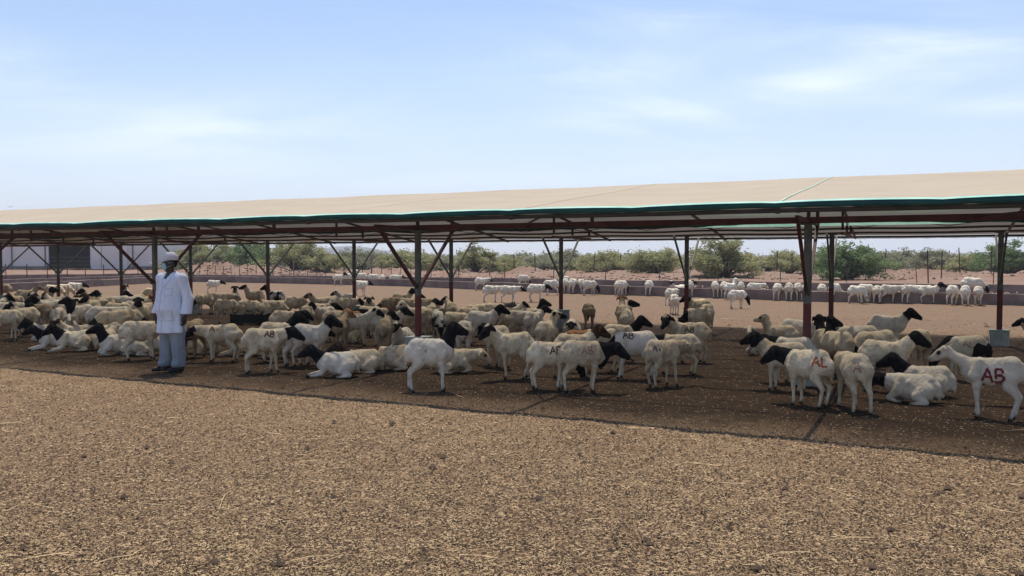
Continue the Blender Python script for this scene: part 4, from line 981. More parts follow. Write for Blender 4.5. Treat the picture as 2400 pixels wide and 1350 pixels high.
s(1460, 786, 'F', 95, 'st', 'u', 10, 'c', 'O', HO, None, 'sheep with pale orange head beside the black-headed one seen from behind')
s(1636, 757, 'F', 170, 'st', 'd', 0, 'c', 'K', HF, None, 'farthest cream sheep of the clump beside the fourth rear post')
s(1642, 766, 'F', 178, 'st', 'm', 170, 'c', 'K', HF, None, 'sheep with dark ear in the middle of the clump by the fourth rear post')
s(1656, 784, 'F', 108, 'st', 'd', 0, 'c', 'K', HF, None, 'grey-cream sheep standing rump-on at the right of that clump by the footing')
s(1634, 792, 'F', 200, 'st', 'd', 10, 'c', 'K', NK, None, 'sheep with black head hanging low in front of the fourth rear footing', fine=True)
s(1058, 772, 'F', 110, 'st', 'm', 30, 'c', 'K', HO, None, 'cream sheep with black cap seen from behind left of the centre flock')
s(918, 754, 'F', 178, 'st', 'd', 0, 'b', 'D', HF, None, 'small brownish sheep facing left at the back, left of the centre post')
s(955, 752, 'F', 3, 'st', 'm', 0, 'c', 'K', HF, None, 'pale sheep with black head at the back, touching the centre post')
s(940, 741, 'F', 20, 'st', 'm', 20, 'c', 'K', HF, None, 'farthest black head showing over a pale back, left of the centre post')
s(998, 758, 'F', 4, 'st', 'd', 0, 'c', 'W', NO, None, 'curly cream sheep with pale lowered face right of the centre post')
s(800, 756, 'F', 3, 'st', 'l', 0, 'c', 'K', HO, None, 'long cream sheep with black head facing right, back rank left of centre', sc=1.08)
s(757, 750, 'F', 176, 'st', 'm', 5, 'c', 'B', .85, None, 'cream sheep with brown-spotted face, back rank left of centre')
s(816, 735, 'F', 178, 'st', 'm', 0, 'w', 'K', .84, None, 'small sheep with black-and-white head behind the long cream one')
s(692, 752, 'F', 4, 'st', 'd', 0, 'c', 'K', HF, None, 'cream sheep between the trough and the spotted-faced one, back rank')
s(838, 812, 'F', 3, 'st', 'm', 0, 'w', 'K', .82, None, 'white sheep with black-and-white face facing right among black heads')
s(848, 786, 'F', 5, 'ly', 'u', 0, 'c', 'K', HF, None, 'black head raised in the dark-headed knot left of the centre post')
s(884, 790, 'F', 172, 'st', 'l', 10, 'c', 'K', NK, None, 'black-necked sheep in the middle of the dark-headed knot')
s(868, 782, 'F', 20, 'st', 'l', -10, 'c', 'B', NK, None, 'brown-necked sheep at the back of the dark-headed knot')
s(905, 811, 'F', 8, 'st', 'm', -15, 'w', 'K', .62, None, 'white-necked sheep with black head looking right before the centre post', fine=True)
s(826, 806, 'F', 300, 'ly', 'm', 30, 'c', 'D', HF, None, 'sheep with black face and pale ears lying between the two tawny rumps')
s(790, 800, 'F', 3, 'st', 'l', 0, 'c', 'O', HF, None, 'cream sheep with orange nape behind the tawny rump')
s(944, 818, 'F', 250, 'lx', 'm', 0, 'w', 'K', HO, None, 'white sheep lying with legs out at the foot of the centre post')
s(668, 800, 'F', 4, 'st', 'l', 0, 'c', 'K', NK, None, 'cream sheep with black head right of the dark trough', fine=True)
s(530, 757, 'F', 2, 'st', 'd', 0, 'c', 'W', NO, None, 'leftmost cream sheep drinking at the dark trough')
s(582, 760, 'F', 3, 'st', 'd', 0, 'c', 'K', HO, ('A', 575, 712, .10, 'mark_rust', .016), 'middle sheep at the dark trough with faint red mark')
s(640, 760, 'F', 4, 'st', 'd', 0, 'c', 'K', HO, None, 'rightmost cream sheep drinking at the dark trough')
s(480, 738, 'F', 178, 'st', 'd', 0, 'c', 'K', HF, None, 'cream sheep behind the man, right shoulder side, nearest the trough row')
s(514, 736, 'F', 2, 'st', 'l', 0, 'c', 'W', NO, None, 'cream sheep with smudged back behind the trough row, left end')
s(552, 732, 'F', 268, 'st', 'u', 0, 'p', 'K', HO, None, 'black-faced sheep looking straight at the viewer behind the trough')
s(598, 728, 'F', 178, 'st', 'u', -10, 'c', 'K', HO, None, 'sheep with raised dark head facing left behind the trough')
s(646, 730, 'F', 172, 'st', 'u', 0, 'p', 'K', NK, None, 'patched sheep with black neck behind the rear post right of the trough')
s(500, 688, 'F', 2, 'st', 'l', 0, 'w', 'K', HF, None, 'lone sunlit white sheep with black head walking right, beyond the man')
# -- lying ones, left
s(480, 828, 'F', 2, 'ly', 'm', 0, 'c', 'K', HF, None, 'cream sheep lying between the man and the left-walking sheep')
s(572, 834, 'F', 182, 'lx', 'd', 0, 'c', 'W', NO, None, 'pale sheep lying behind the hind legs of the lettered cream one')
s(655, 838, 'F', 5, 'ly', 'd', 0, 'c', 'W', NO, None, 'cream sheep lying under the belly of the lettered cream one')
s(345, 834, 'F', 10, 'lx', 'd', 0, 'w', 'W', NO, None, 'white sheep lying beneath the smudged cream sheep beside the man')
s(278, 834, 'F', 192, 'ly', 'u', -12, 'w', 'K', NK, None, 'white sheep with tall upright black neck lying left of the smudged one', fine=True)
s(245, 822, 'F', 60, 'ly', 'm', 0, 'c', 'W', NO, None, 'cream lying rump just left of the upright black neck')
s(178, 824, 'F', 176, 'lx', 'm', 5, 'c', 'K', NK, None, 'cream sheep with shaggy black neck lying with forelegs stretched, left foreground', fine=True, sc=1.04)
s(132, 818, 'F', 186, 'lx', 'm', 0, 'w', 'K', NK, None, 'black-necked sheep lying just left of the shaggy-necked one', fine=True)
s(112, 800, 'F', 178, 'ly', 'm', 0, 'w', 'K', HF, None, 'leftmost black head of the lying row, farther back', sc=.98)
s(182, 806, 'F', 178, 'ly', 'm', 5, 'c', 'D', HO, None, 'sheep with brown-black face lying behind the shaggy black neck')
s(228, 808, 'F', 8, 'ly', 'd', 0, 'c', 'W', NO, None, 'cream sheep lying behind the foreground lying row, no head visible')
s(165, 788, 'F', 268, 'ly', 'm', 0, 'w', 'W', NO, None, 'white sheep lying under the tall black front quarters')
# -- standing crowd, left
s(295, 797, 'F', 3, 'st', 'd', 0, 'c', 'K', HF, None, 'cream sheep third from the man in the left crowd front line', fine=True)
s(242, 788, 'F', 2, 'st', 'l', 0, 'w', 'W', NO, None, 'bony-hipped white sheep in the left crowd front line', fine=True, sc=1.04)
s(190, 784, 'F', 212, 'st', 'u', 5, 'w', 'K', .08, None, 'white sheep with deep black chest and neck, left crowd front line', fine=True, sc=1.02)
s(138, 786, 'F', 262, 'st', 'd', 0, 'w', 'B', .82, None, 'white sheep facing the viewer, muzzle down with brown cheeks', fine=True)
s(92, 776, 'F', 168, 'st', 'l', 10, 'b', 'K', HO, None, 'tawny-mottled sheep facing left with black face, left crowd front line', fine=True)
s(20, 780, 'F', 4, 'st', 'l', 0, 'w', 'K', HF, None, 'greyish white sheep cut by the left edge of the picture', sc=1.06)
s(58, 770, 'F', 178, 'st', 'd', 0, 'w', 'W', NO, None, 'white back between the left-edge sheep and the tawny-mottled one')
s(118, 768, 'F', 215, 'st', 'm', -10, 'w', 'K', .5, None, 'black neck left of the white muzzle-down sheep')
s(152, 762, 'F', 178, 'st', 'd', 0, 'w', 'K', HF, None, 'white back just behind the deep black neck')
s(276, 772, 'F', 2, 'st', 'd', 0, 'c', 'K', HF, None, 'long cream back behind the bony-hipped white sheep')
s(332, 777, 'F', 4, 'st', 'd', 0, 'c', 'W', NO, None, 'cream back against the left sleeve of the man')
s(318, 764, 'F', 8, 'st', 'm', 0, 'c', 'B', HO, None, 'cream sheep with small brown head left of the man')
s(350, 768, 'F', 176, 'st', 'd', 0, 'c', 'W', NO, None, 'pale curled back touching the coat of the man, left side')
s(250, 754, 'F', 176, 'st', 'd', 0, 'c', 'K', HF, None, 'yellowish cream back in the middle of the left crowd')
s(205, 760, 'F', 4, 'st', 'l', 0, 'c', 'W', NO, None, 'cream back behind the black-chested sheep in the left crowd')
s(232, 748, 'F', 158, 'st', 'm', 0, 'b', 'B', NK, None, 'tawny sheep with brown neck patch in the middle of the left crowd')
s(196, 752, 'F', 178, 'st', 'd', 0, 'b', 'D', HF, None, 'tawny speckled back in the middle of the left crowd')
s(316, 752, 'F', 200, 'st', 'd', 0, 'w', 'K', HF, None, 'round white rump in the upper part of the left crowd')
s(282, 748, 'F', 175, 'st', 'l', 0, 'w', 'K', .82, None, 'white sheep with black-spotted face in the left crowd')
s(352, 752, 'F', 3, 'st', 'd', 0, 'c', 'K', HF, None, 'cream sheep behind the left shoulder line of the man')
s(322, 740, 'F', 178, 'st', 'm', 0, 'c', 'K', NK, None, 'black-necked cream sheep facing left near the second thin post')
s(258, 746, 'F', 178, 'st', 'u', 0, 'c', 'K', HF, None, 'sheep with raised black head facing left, left of the second thin post')
s(296, 728, 'F', 262, 'st', 'u', 0, 'w', 'B', .84, None, 'small brown-and-white head right beside the second thin post')
s(360, 715, 'F', 178, 'st', 'd', 0, 'c', 'W', NO, None, 'cream sheep farthest back left of the man, beside the left front post')
s(196, 742, 'F', 158, 'st', 'd', 0, 'k', 'K', NK, None, 'all-black sheep at the back of the left crowd')
s(168, 754, 'F', 4, 'st', 'l', 0, 'c', 'K', HF, None, 'cream sheep in front of the all-black one, left crowd')
s(130, 750, 'F', 178, 'st', 'm', 0, 'c', 'D', HO, None, 'cream sheep with dark brown head facing left, back of the left crowd')
s(82, 756, 'F', 250, 'st', 'm', 0, 'p', 'K', .84, None, 'white-faced sheep with dark eye patches, back of the left crowd')
s(36, 742, 'F', 3, 'st', 'd', 0, 'c', 'G', .20, None, 'cream sheep with dark grey neck, back of the left crowd')
s(110, 762, 'F', 200, 'st', 'd', 0, 'w', 'K', HF, None, 'white sheep wedged between the patch-eyed one and the dark neck')
s(-10, 762, 'F', 4, 'st', 'm', 0, 'w', 'K', HF, None, 'white sheep at the far left edge of the crowd')
s(8, 706, 'F', 178, 'st', 'd', 0, 'b', 'B', HO, None, 'tawny sheep alone at the left edge near the concrete wall')
s(125, 706, 'F', 3, 'st', 'd', 0, 'c', 'W', NO, None, 'first pale sheep left of the thin rear post, near the left wall')
s(150, 702, 'F', 30, 'st', 'd', 0, 'c', 'W', NO, None, 'pale sheep directly at the thin rear post near the left wall')
s(174, 699, 'F', 4, 'st', 'l', 0, 'w', 'K', HF, None, 'sunlit white sheep with black head right of the thin rear post')
# -- more of the packed flock
s(15, 800, 'F', 60, 'st', 'd', 0, 'c', 'K', HF, None, 'cream rump at the far left edge, in front of the greyish white sheep')
s(62, 792, 'F', 250, 'st', 'm', 0, 'c', 'K', HO, None, 'black-faced sheep looking to the viewer between left edge and tawny-mottled one')
s(168, 775, 'F', 285, 'st', 'm', 0, 'w', 'K', HO, None, 'black-faced white sheep turned to the viewer behind the deep black neck')
s(222, 770, 'F', 100, 'st', 'm', 40, 'c', 'K', HF, None, 'cream sheep seen from behind in the left crowd, dark head turned right')
s(268, 800, 'F', 130, 'st', 'd', 0, 'c', 'K', HF, None, 'cream rump between the bony-hipped one and the third from the man')
s(300, 768, 'F', 80, 'st', 'd', 0, 'w', 'W', NO, None, 'white rump seen squarely from behind, left crowd near the man')
s(338, 790, 'F', 250, 'st', 'u', 0, 'c', 'K', HF, None, 'raised black face just left of the elbow of the man')
s(100, 742, 'F', 30, 'st', 'u', 0, 'c', 'K', HF, None, 'raised black head at the back of the left crowd, second from left')
s(222, 736, 'F', 200, 'st', 'm', 0, 'w', 'K', HF, None, 'white sheep with black head facing left beside the all-black sheep')
s(60, 728, 'F', 15, 'st', 'm', 0, 'c', 'W', NO, None, 'pale sheep at the rear of the left crowd, first thin post at its right')
s(720, 790, 'F', 100, 'st', 'd', 0, 'c', 'W', NO, None, 'cream rump seen from behind between dark trough and tawny rump')
s(762, 784, 'F', 190, 'st', 'm', 0, 'w', 'K', HF, None, 'white sheep with black head facing left behind the orange-headed tawny one')
s(742, 772, 'F', 20, 'st', 'l', 0, 'c', 'K', HF, None, 'cream sheep in the third rank below the spotted-faced one')
s(866, 766, 'F', 250, 'st', 'm', 0, 'c', 'K', .84, None, 'black-and-white face turned to the viewer left of the centre post')
s(1010, 782, 'F', 100, 'st', 'm', -50, 'c', 'K', HF, None, 'cream rump with dark head turned left, just right of the centre post')
s(1098, 790, 'F', 160, 'st', 'd', 0, 'c', 'W', NO, None, 'mottled back between the centre post group and the upright dark head')
s(1218, 800, 'F', 20, 'st', 'd', 0, 'w', 'K', HF, None, 'white sheep left of the white round-rumped one, mid-flock')
s(725, 862, 'F', 330, 'st', 'm', 20, 'w', 'K', .55, None, 'black-and-white head at the right end of the lettered cream sheep group')
# -- far rows at the concrete walls
FW = 'sheep feeding along the far concrete wall'
far = [(793, 669, 2, 'm', 'K', HF), (815, 665, 175, 'd', 'W', NO), (848, 665, 178, 'd', 'W', NO), (874, 667, 8, 'd', 'W', NO), (896, 669, 85, 'd', 'K', HF), (925, 670, 5, 'l', 'B', HO),
       (1127, 681, 4, 'l', 'K', .84), (1292, 692, 178, 'd', 'K', HF), (1325, 688, 100, 'd', 'W', NO), (1343, 689, 70, 'd', 'W', NO), (1362, 689, 110, 'd', 'W', NO), (1382, 693, 20, 'd', 'K', HF),
       (1450, 694, 75, 'd', 'W', NO), (1459, 694, 60, 'd', 'K', HF), (1521, 694, 80, 'd', 'W', NO), (1617, 697, 90, 'd', 'W', NO), (1676, 699, 95, 'd', 'K', HF), (1697, 699, 88, 'd', 'W', NO), (1712, 703, 55, 'u', 'W', NO), (1736, 700, 88, 'd', 'W', NO), (1768, 701, 25, 'l', 'W', NO),
       (1822, 705, 80, 'd', 'K', HF), (1849, 706, 88, 'd', 'W', NO), (1870, 706, 100, 'd', 'W', NO), (1889, 706, 85, 'd', 'W', NO), (1926, 706, 80, 'd', 'K', HF), (1956, 708, 60, 'd', 'W', NO),
       (2008, 712, 352, 'g', 'W', NO), (2028, 710, 30, 'd', 'W', NO), (2056, 711, 85, 'd', 'W', NO), (2083, 711, 8, 'l', 'W', NO), (2124, 712, 80, 'd', 'W', NO), (2144, 711, 10, 'l', 'W', NO), (2176, 712, 5, 'm', 'K', HF), (2232, 715, 70, 'd', 'W', NO), (2262, 717, 90, 'd', 'W', NO), (2292, 717, 88, 'd', 'W', NO)]
ordn = ['first', 'second', 'third', 'fourth', 'fifth', 'sixth', 'seventh', 'eighth', 'ninth', 'tenth', 'eleventh', 'twelfth', 'thirteenth', 'fourteenth', 'fifteenth', 'sixteenth']
segs = [(0, 1100, 'left of the centre post'), (1100, 1420, 'around the third rear post'), (1420, 1790, 'around the fourth rear post'), (1790, 1980, 'around the big front post'), (1980, 2500, 'right of the big front post')]
cntseg = {}
for i, (x, y, hd, hp_, hc, lim) in enumerate(far):
    sg = next(q for q in segs if q[0] <= x < q[1]); k = cntseg.get(sg, 0); cntseg[sg] = k + 1
    lb = '%s-from-left white sheep at the far feeding wall, %s' % (ordn[k], sg[2])
    s(x, y, 'F', hd, 'st', hp_, 0, 'w', hc, lim, None, lb, group=FW, sc=1.10)
s(845, 695, 'F', 30, 'st', 'l', 0, 'w', 'K', HF, None, 'lone white sheep in the sunlit yard just right of the slim rear post', sc=1.08)
s(1152, 708, 'F', 2, 'st', 'l', 0, 'w', 'W', NO, None, 'left one of two white sheep following each other in the sunlit yard', sc=1.06)
s(1193, 710, 'F', 2, 'st', 'l', 0, 'w', 'K', HO, None, 'right one of two following white sheep in the sunlit yard, black head', sc=1.06)
s(1256, 708, 'F', 8, 'st', 'l', 0, 'w', 'K', HF, None, 'white sheep with black head standing in the sunlit yard left of the third rear post', sc=1.06)
s(1580, 738, 'F', 90, 'st', 'd', 0, 'w', 'W', NO, None, 'white sheep walking straight away in the sunlit yard left of the fourth rear post')
s(1572, 716, 'F', 60, 'st', 'l', 0, 'w', 'W', NO, None, 'white sheep just beyond the one walking away, sunlit yard')
s(1728, 724, 'F', 25, 'st', 'd', 0, 'w', 'K', HF, None, 'white sheep with black head alone in the sunlit yard, right of the fourth post', sc=1.02)
LN = 'sheep in the lane between the two far walls'
s(1226, 672, 'F', 10, 'st', 'd', 0, 'w', 'B', HO, None, 'white sheep in the lane beyond the wall, left of the third rear post', group=LN, sc=1.1)
s(1322, 676, 'F', 8, 'st', 'd', 0, 'w', 'K', HO, None, 'white sheep in the lane beyond the wall, at the third rear post', group=LN, sc=1.15)
s(1590, 692, 'F', 200, 'ly', 'u', 30, 'w', 'K', HO, None, 'white sheep with black face lying in the lane left of the fourth post', group=LN, sc=1.25)
s(1604, 690, 'F', 10, 'ly', 'u', 0, 'w', 'K', NK, None, 'dark-necked sheep lying in the lane at the fourth rear post', group=LN, sc=1.25)
s(835, 652, 'F', 175, 'st', 'd', 0, 'w', 'K', HO, None, 'tiny white sheep beyond both walls at the slim rear post', group=LN, sc=1.15)
s(2278, 699, 'F', 8, 'st', 'd', 0, 'w', 'K', HO, None, 'large white sheep with black face and belly in the lane beyond the far wall', group=LN, sc=1.38)

variants = {}
gcount = 0
for idx, q in enumerate(S):
    px, py, mode, hd, pose, head, yaw, fl, hc, lim, mark, label = q['a']
    sc = q['sc'] * (.94 if q['fine'] and q['a'][4] == 'st' else .97)
    if mode == 'T': py = 606 + (py - 606) * (1.574 if pose == 'st' else 1.27)
    p = at(px, py)
    # the feet nearest the viewer were measured: step back by half the body's depth
    if not q['fine'] and pose == 'st' and p.y < 27 and head != 'u': hd = hd + random.Random(idx * 7).uniform(-1, 1) * (55 if px < 480 else 28)
    hr = R(hd); half = abs(math.sin(hr)) * .30 + abs(math.cos(hr)) * .08
    dirv = Vector((p.x, p.y, 0)).normalized(); p = p + dirv * half * sc * (1.0 if pose == 'st' else .9)
    p.z = gh(p.x, p.y) + .004
    phi = math.atan2(p.x, p.y)
    if q['fine']: seed = 100 + idx; h = .0115
    else: seed = (idx % 5); h = .014; yaw = 0 if abs(yaw) < 21 else (60 if yaw > 0 else -60)
    if p.y > 30: h = .017; seed = idx % 4 + 10
    me = sheep_mesh(pose, head, yaw, seed, h, q['goat'])
    o = bpy.data.objects.new('goat' if q['goat'] else 'sheep', me); COL.objects.link(o)
    o.location = p; o.rotation_euler = (0, 0, hr - phi); rs = random.Random(idx); o.scale = (sc * rs.uniform(.89, 1.01), sc * rs.uniform(.92, 1.05), sc * rs.uniform(.96, 1.04))
    o.material_slots[0].link = 'OBJECT'; o.material_slots[0].material = FL[fl]
    o.color = (*HEADC[hc], lim)
    o.matrix_basis = Matrix.LocRotScale(o.location, o.rotation_euler, o.scale)
    g_ = q['group'] or ('sheep lying under the shade roof' if pose != 'st' else ('sheep standing in the sunlit yard' if p.y > 27 else 'sheep standing under the shade roof'))
    tag(o, label, 'goat' if q['goat'] else 'sheep', None if q['goat'] else g_)
    if mark:
        pr_ = sheep_prims
        paint(o, mark[0], mark[1], mark[2], mark[3] * .88, M[mark[4]], mark[5] * 0.95)
    if q['goat']:
        # horns: children of the goat, sweeping back from the poll
        M.setdefault('horn', simple('horn', (0.42, 0.36, 0.30), (0.3, 0.25, 0.2), 20, .6, .3))
        nb = Vector((.205, 0, .51)); r_ = random.Random(seed); r_.uniform(-1, 1) if False else None; ne = 28; he = -28
        N = nb + Vector((math.cos(R(ne)), 0, math.sin(R(ne)))) * .31; hdv = Vector((math.cos(R(he)), 0, math.sin(R(he)))); upv = Vector((-hdv.z, 0, hdv.x))
        for sg in (-1, 1):
            b0 = N + upv * .045 + hdv * .02 + Vector((0, sg * .022, 0))
            mb = MB(); mb.tube([b0, b0 + Vector((-.03, sg * .008, .05)), b0 + Vector((-.085, sg * .02, .095)), b0 + Vector((-.16, sg * .035, .125))], [.013, .012, .009, .004], 8)
            mb.build('horn', M['horn'], o, True)
#@@MAN
# ------------------------------------------------------------------ the man in the white coat
M['skin'] = simple('dark_skin', (0.050, 0.030, 0.024), (0.036, 0.022, 0.018), 12, .5, .4)
def cloth(name, c, c2, sc=7, bs=9, st=.6, wave=None):
    t = NT(name, .9, .1); v = t.coord(scale=(1, 1, .45)); n = t.noise(v, bs, 3, .5, 1.2)
    t.col(t.mix(t.mr(t.noise(v, sc, 4), .35, .65), c, c2)); t.bump(n, min(1, st * 1.1), .05); return t.m
M['coat'] = cloth('white_lab_coat', (0.74, 0.78, 0.88), (0.68, 0.72, 0.83))
M['trouser'] = cloth('grey_blue_trousers', (0.30, 0.335, 0.375), (0.24, 0.27, 0.31), 5, 10, .8)
M['cap'] = simple('pale_cap', (0.66, 0.62, 0.64), (0.58, 0.54, 0.57), 9, .85, .1)
M['mask'] = simple('face_mask', (0.38, 0.60, 0.66), (0.33, 0.54, 0.6), 9, .85, .1)
M['shoe'] = simple('black_shoe', (0.018, 0.016, 0.018), None, 9, .55, .4)
M['seam'] = simple('coat_seam', (0.66, 0.66, 0.73), None, 9, .9)
man_p = at(405, 872); man_p = man_p + Vector((man_p.x, man_p.y, 0)).normalized() * .06
phi = math.atan2(man_p.x, man_p.y)
man = None
BH = 222     # the chest points left and towards the viewer
# local frame: x = chest direction, y = his left, z up. Head looks further left.
HY = R(-24)  # head turned to his right
hx = Vector((math.cos(HY), math.sin(HY), 0)); hs = Vector((-math.sin(HY), math.cos(HY), 0)); Hc = Vector((.02, 0, 1.615))
def hp_(a, b, c): return (Hc + hx * a + hs * b + Vector((0, 0, c)))[:]
body = []
def B(a, b, ra, rb=None, k=.02, sy=1.0, **kw): body.append(P(a, b, ra, rb, k, sy, **kw))
# torso, neck, legs inside the clothes
B((0, -.02, 1.05), (0, -.02, 1.32), .12, .13, .05); B((0, .10, 1.38), (0, -.10, 1.38), .06, .06, .04); B((.0, 0, .98), (.0, 0, 1.05), .12, .12, .04)
B((.0, 0, 1.38), (.018, -.005, 1.54), .062, .056, .03); B((.055, 0, 1.30), (.04, 0, 1.42), .05, .045, .04)
for sg in (-1, 1):
    B((.0, sg * .10, .95), (.01 , sg * .11, .50), .085, .062, .03); B((.01, sg * .11, .50), (.0, sg * .115, .10), .055, .04, .02); B((0, sg * .115, .09), (.08, sg * .12, .045), .035, .03, .02)
# head: skull, face, jaw, nose, lips, ears, eye sockets
B(hp_(-.015, 0, .05), hp_(.01, 0, .055), .088, .086, .02, .92); B(hp_(.035, 0, .0), hp_(.045, 0, -.045), .066, .048, .03); B(hp_(.065, 0, -.068), hp_(.07, 0, -.07), .026, .026, .02)
B(hp_(.085, 0, .035), hp_(.112, 0, -.004), .012, .017, .015); B(hp_(.088, -.015, -.036), hp_(.088, .015, -.036), .011, .011, .01); B(hp_(.086, -.013, -.050), hp_(.086, .013, -.050), .010, .010, .008)
B(hp_(.082, -.03, .045), hp_(.082, .03, .045), .015, .015, .015)
for sg in (-1, 1):
    B(hp_(-.012, sg * .082, .025), hp_(-.02, sg * .088, -.015), .017, .012, .01); B(hp_(.058, sg * .045, -.005), hp_(.05, sg * .05, -.02), .022, .018, .02)
    body.append(P(hp_(.098, sg * .032, .022), hp_(.098, sg * .034, .022), .013, .013, .01, sub=True)); B(hp_(.080, sg * .031, .021), hp_(.081, sg * .031, .021), .0115, .0115, .003)
# arms: both hang a little away from the trunk, elbows bent slightly back
ARM = {}
for sg in (-1, 1):
    sh_ = Vector((-.005, sg * .195, 1.40)); el = Vector((-.055, sg * .265, 1.10)); wr = Vector((.0 if sg > 0 else .02, sg * .275, .865))
    ARM[sg] = (sh_, el, wr)
    B(sh_[:], el[:], .055, .043, .03); B(el[:], wr[:], .042, .027, .015)
    # palm and five separate, curled fingers; the palm faces the thigh
    pm = wr + Vector((.012, 0, -.075)); B((wr + Vector((.0, 0, -.01)))[:], pm[:], .028, .033, .012, .62)
    for fi, (fx, L) in enumerate(((.030, .070), (.010, .078), (-.010, .073), (-.029, .057))):
        a0 = pm + Vector((fx, 0, -.018)); a1 = a0 + Vector((fx * .12 + .004, -sg * .006, -L * .45)); a2 = a1 + Vector((.003, -sg * .018, -L * .33)); a3 = a2 + Vector((.0, -sg * .020, -L * .16))
        for u, v_, ra, rb in ((a0, a1, .0098, .0090), (a1, a2, .0090, .0082), (a2, a3, .0080, .0068)): B(u[:], v_[:], ra, rb, .004)
    t0 = wr + Vector((.026, 0, -.035)); t1 = t0 + Vector((.028, -sg * .008, -.030)); t2 = t1 + Vector((.008, -sg * .010, -.034)); B(t0[:], t1[:], .0135, .0115, .008); B(t1[:], t2[:], .0110, .0085, .004)
V, Q = implicit(body, .0075)
man = mesh_np('person', V, Q, M['skin'], smooth=True)
man.location = man_p; man.rotation_euler = (0, 0, R(BH) - phi)
tag(man, 'man in white knee-length coat, pale cap and face mask standing, looking left', 'person')
# coat: body, flared skirt and wide sleeves, open at the neck
ct = []
def Cc(a, b, ra, rb=None, k=.03, sy=1.0, **kw): ct.append(P(a, b, ra, rb, k, sy, **kw))
Cc((-.005, 0, 1.30), (.03, 0, .95), .165, .175, .06, 1.16); Cc((-.005, .135, 1.395), (-.005, -.135, 1.395), .080, .080, .07); Cc((-.0, .09, 1.42), (-.0, -.09, 1.42), .070, .070, .06)
Cc((.03, 0, .95), (.035, 0, .52), .170, .182, .06, 1.08); Cc((.10, .02, 1.15), (.11, .02, .95), .10, .115, .06); Cc((-.05, 0, 1.25), (-.05, 0, 1.1), .12, .12, .05)
for fx, fy in ((.14, .10), (.15, -.08), (-.08, .13), (-.09, -.11), (.05, .2), (.04, -.19)): Cc((fx * .75, fy * .78, .92), (fx * 1.05, fy * .98, .52), .042, .062, .03)   # folds of the skirt
# stand collar
Cc((-.035, .05, 1.475), (-.035, -.05, 1.475), .035, .035, .03); Cc((-.035, .055, 1.475), (.045, .055, 1.42), .03, .022, .02); Cc((-.035, -.055, 1.475), (.045, -.055, 1.42), .03, .022, .02)
ct.append(P((.10, 0, 1.30), (.075, 0, 1.50), .012, .058, .012, sub=True)); ct.append(P((.02, 0, 1.45), (.02, 0, 1.56), .052, .062, .012, sub=True))
V, Q = implicit(ct, .0095, cutz=.595)
coat = mesh_np('coat', V, Q, M['coat'], man, smooth=True)
for sg in (-1, 1):
    sh_, el, wr = ARM[sg]; sl = []
    out = Vector((0, sg * .012, 0))
    sl += [P((sh_ + Vector((0, -sg * .035, -.01)))[:], (sh_ + out)[:], .082, .078, .03), P((sh_ + out)[:], (el + out)[:], .078, .074, .04), P((el + out)[:], (wr + out + Vector((0, 0, .02)))[:], .074, .080, .03),
           P((el + Vector((.05, sg * .02, .09)))[:], (el + Vector((.045, sg * .02, -.12)))[:], .03, .035, .03), P((el + Vector((-.05, sg * .01, .0)))[:], (wr + Vector((-.035, sg * .01, .03)))[:], .035, .05, .03)]
    cz = wr.z + .012
    V, Q = implicit(sl, .0095, cutz=cz); mesh_np('sleeve', V, Q, M['coat'], man, smooth=True)
    m = MB(); c = wr.lerp(el, .10) + out; m.tube([(c.x, c.y, cz - .006), (c.x, c.y, cz + .014)], .0, 16, closed=False) if False else None
# pockets, placket and buttons lie on the cloth
bv = BVHTree.FromPolygons([v.co[:] for v in coat.data.vertices], [p.vertices[:] for p in coat.data.polygons])
def on(y, z, off=.004):
    h = bv.ray_cast(Vector((.6, y, z)), Vector((-1, 0, 0))); return (h[0] + h[1] * off) if h[0] else Vector((.2, y, z))
def strip(pts, w, name, mat, off=.004):
    vs = []; fs = []
    for i, (y, z) in enumerate(pts):
        y2, z2 = pts[min(i + 1, len(pts) - 1)]; y1, z1 = pts[max(i - 1, 0)]; l = math.hypot(y2 - y1, z2 - z1) + 1e-9; ny, nz = -(z2 - z1) / l * w / 2, (y2 - y1) / l * w / 2
        vs += [on(y + ny, z + nz, off)[:], on(y - ny, z - nz, off)[:]]
    for i in range(len(pts) - 1): fs.append((2 * i, 2 * i + 1, 2 * i + 3, 2 * i + 2))
    m = MB(); m.add(vs, fs); return m.build(name, mat, man)
def seg(a, b, n=12): return [(a[0] + (b[0] - a[0]) * i / n, a[1] + (b[1] - a[1]) * i / n) for i in range(n + 1)]
strip(seg((.008, 1.28), (.012, .61), 30), .010, 'placket', M['seam'])
strip(seg((.05, .93), (.16, .93)) + seg((.16, .93), (.16, .78)) + seg((.16, .78), (.05, .78)) + seg((.05, .78), (.05, .93)), .008, 'pocket', M['seam'])
strip(seg((-.05, .93), (-.16, .93)) + seg((-.16, .93), (-.16, .78)) + seg((-.16, .78), (-.05, .78)) + seg((-.05, .78), (-.05, .93)), .008, 'pocket', M['seam'])
strip(seg((.06, 1.25), (.14, 1.255)) + seg((.14, 1.255), (.14, 1.15)) + seg((.14, 1.15), (.06, 1.145)) + seg((.06, 1.145), (.06, 1.25)), .007, 'chest_pocket', M['seam'])
for sg in (-1, 1): strip([(sg * .062, 1.43), (sg * .085, 1.385), (sg * .06, 1.35), (sg * .012, 1.275)], .035, 'lapel', M['coat'], .012)
for z in (1.2, 1.06, .92, .78):
    c = on(-.006, z, .006); m = MB(); m.tube([c - Vector((.003, 0, 0)), c + Vector((.004, 0, 0))], .009, 10); m.build('button', M['cap'], man)
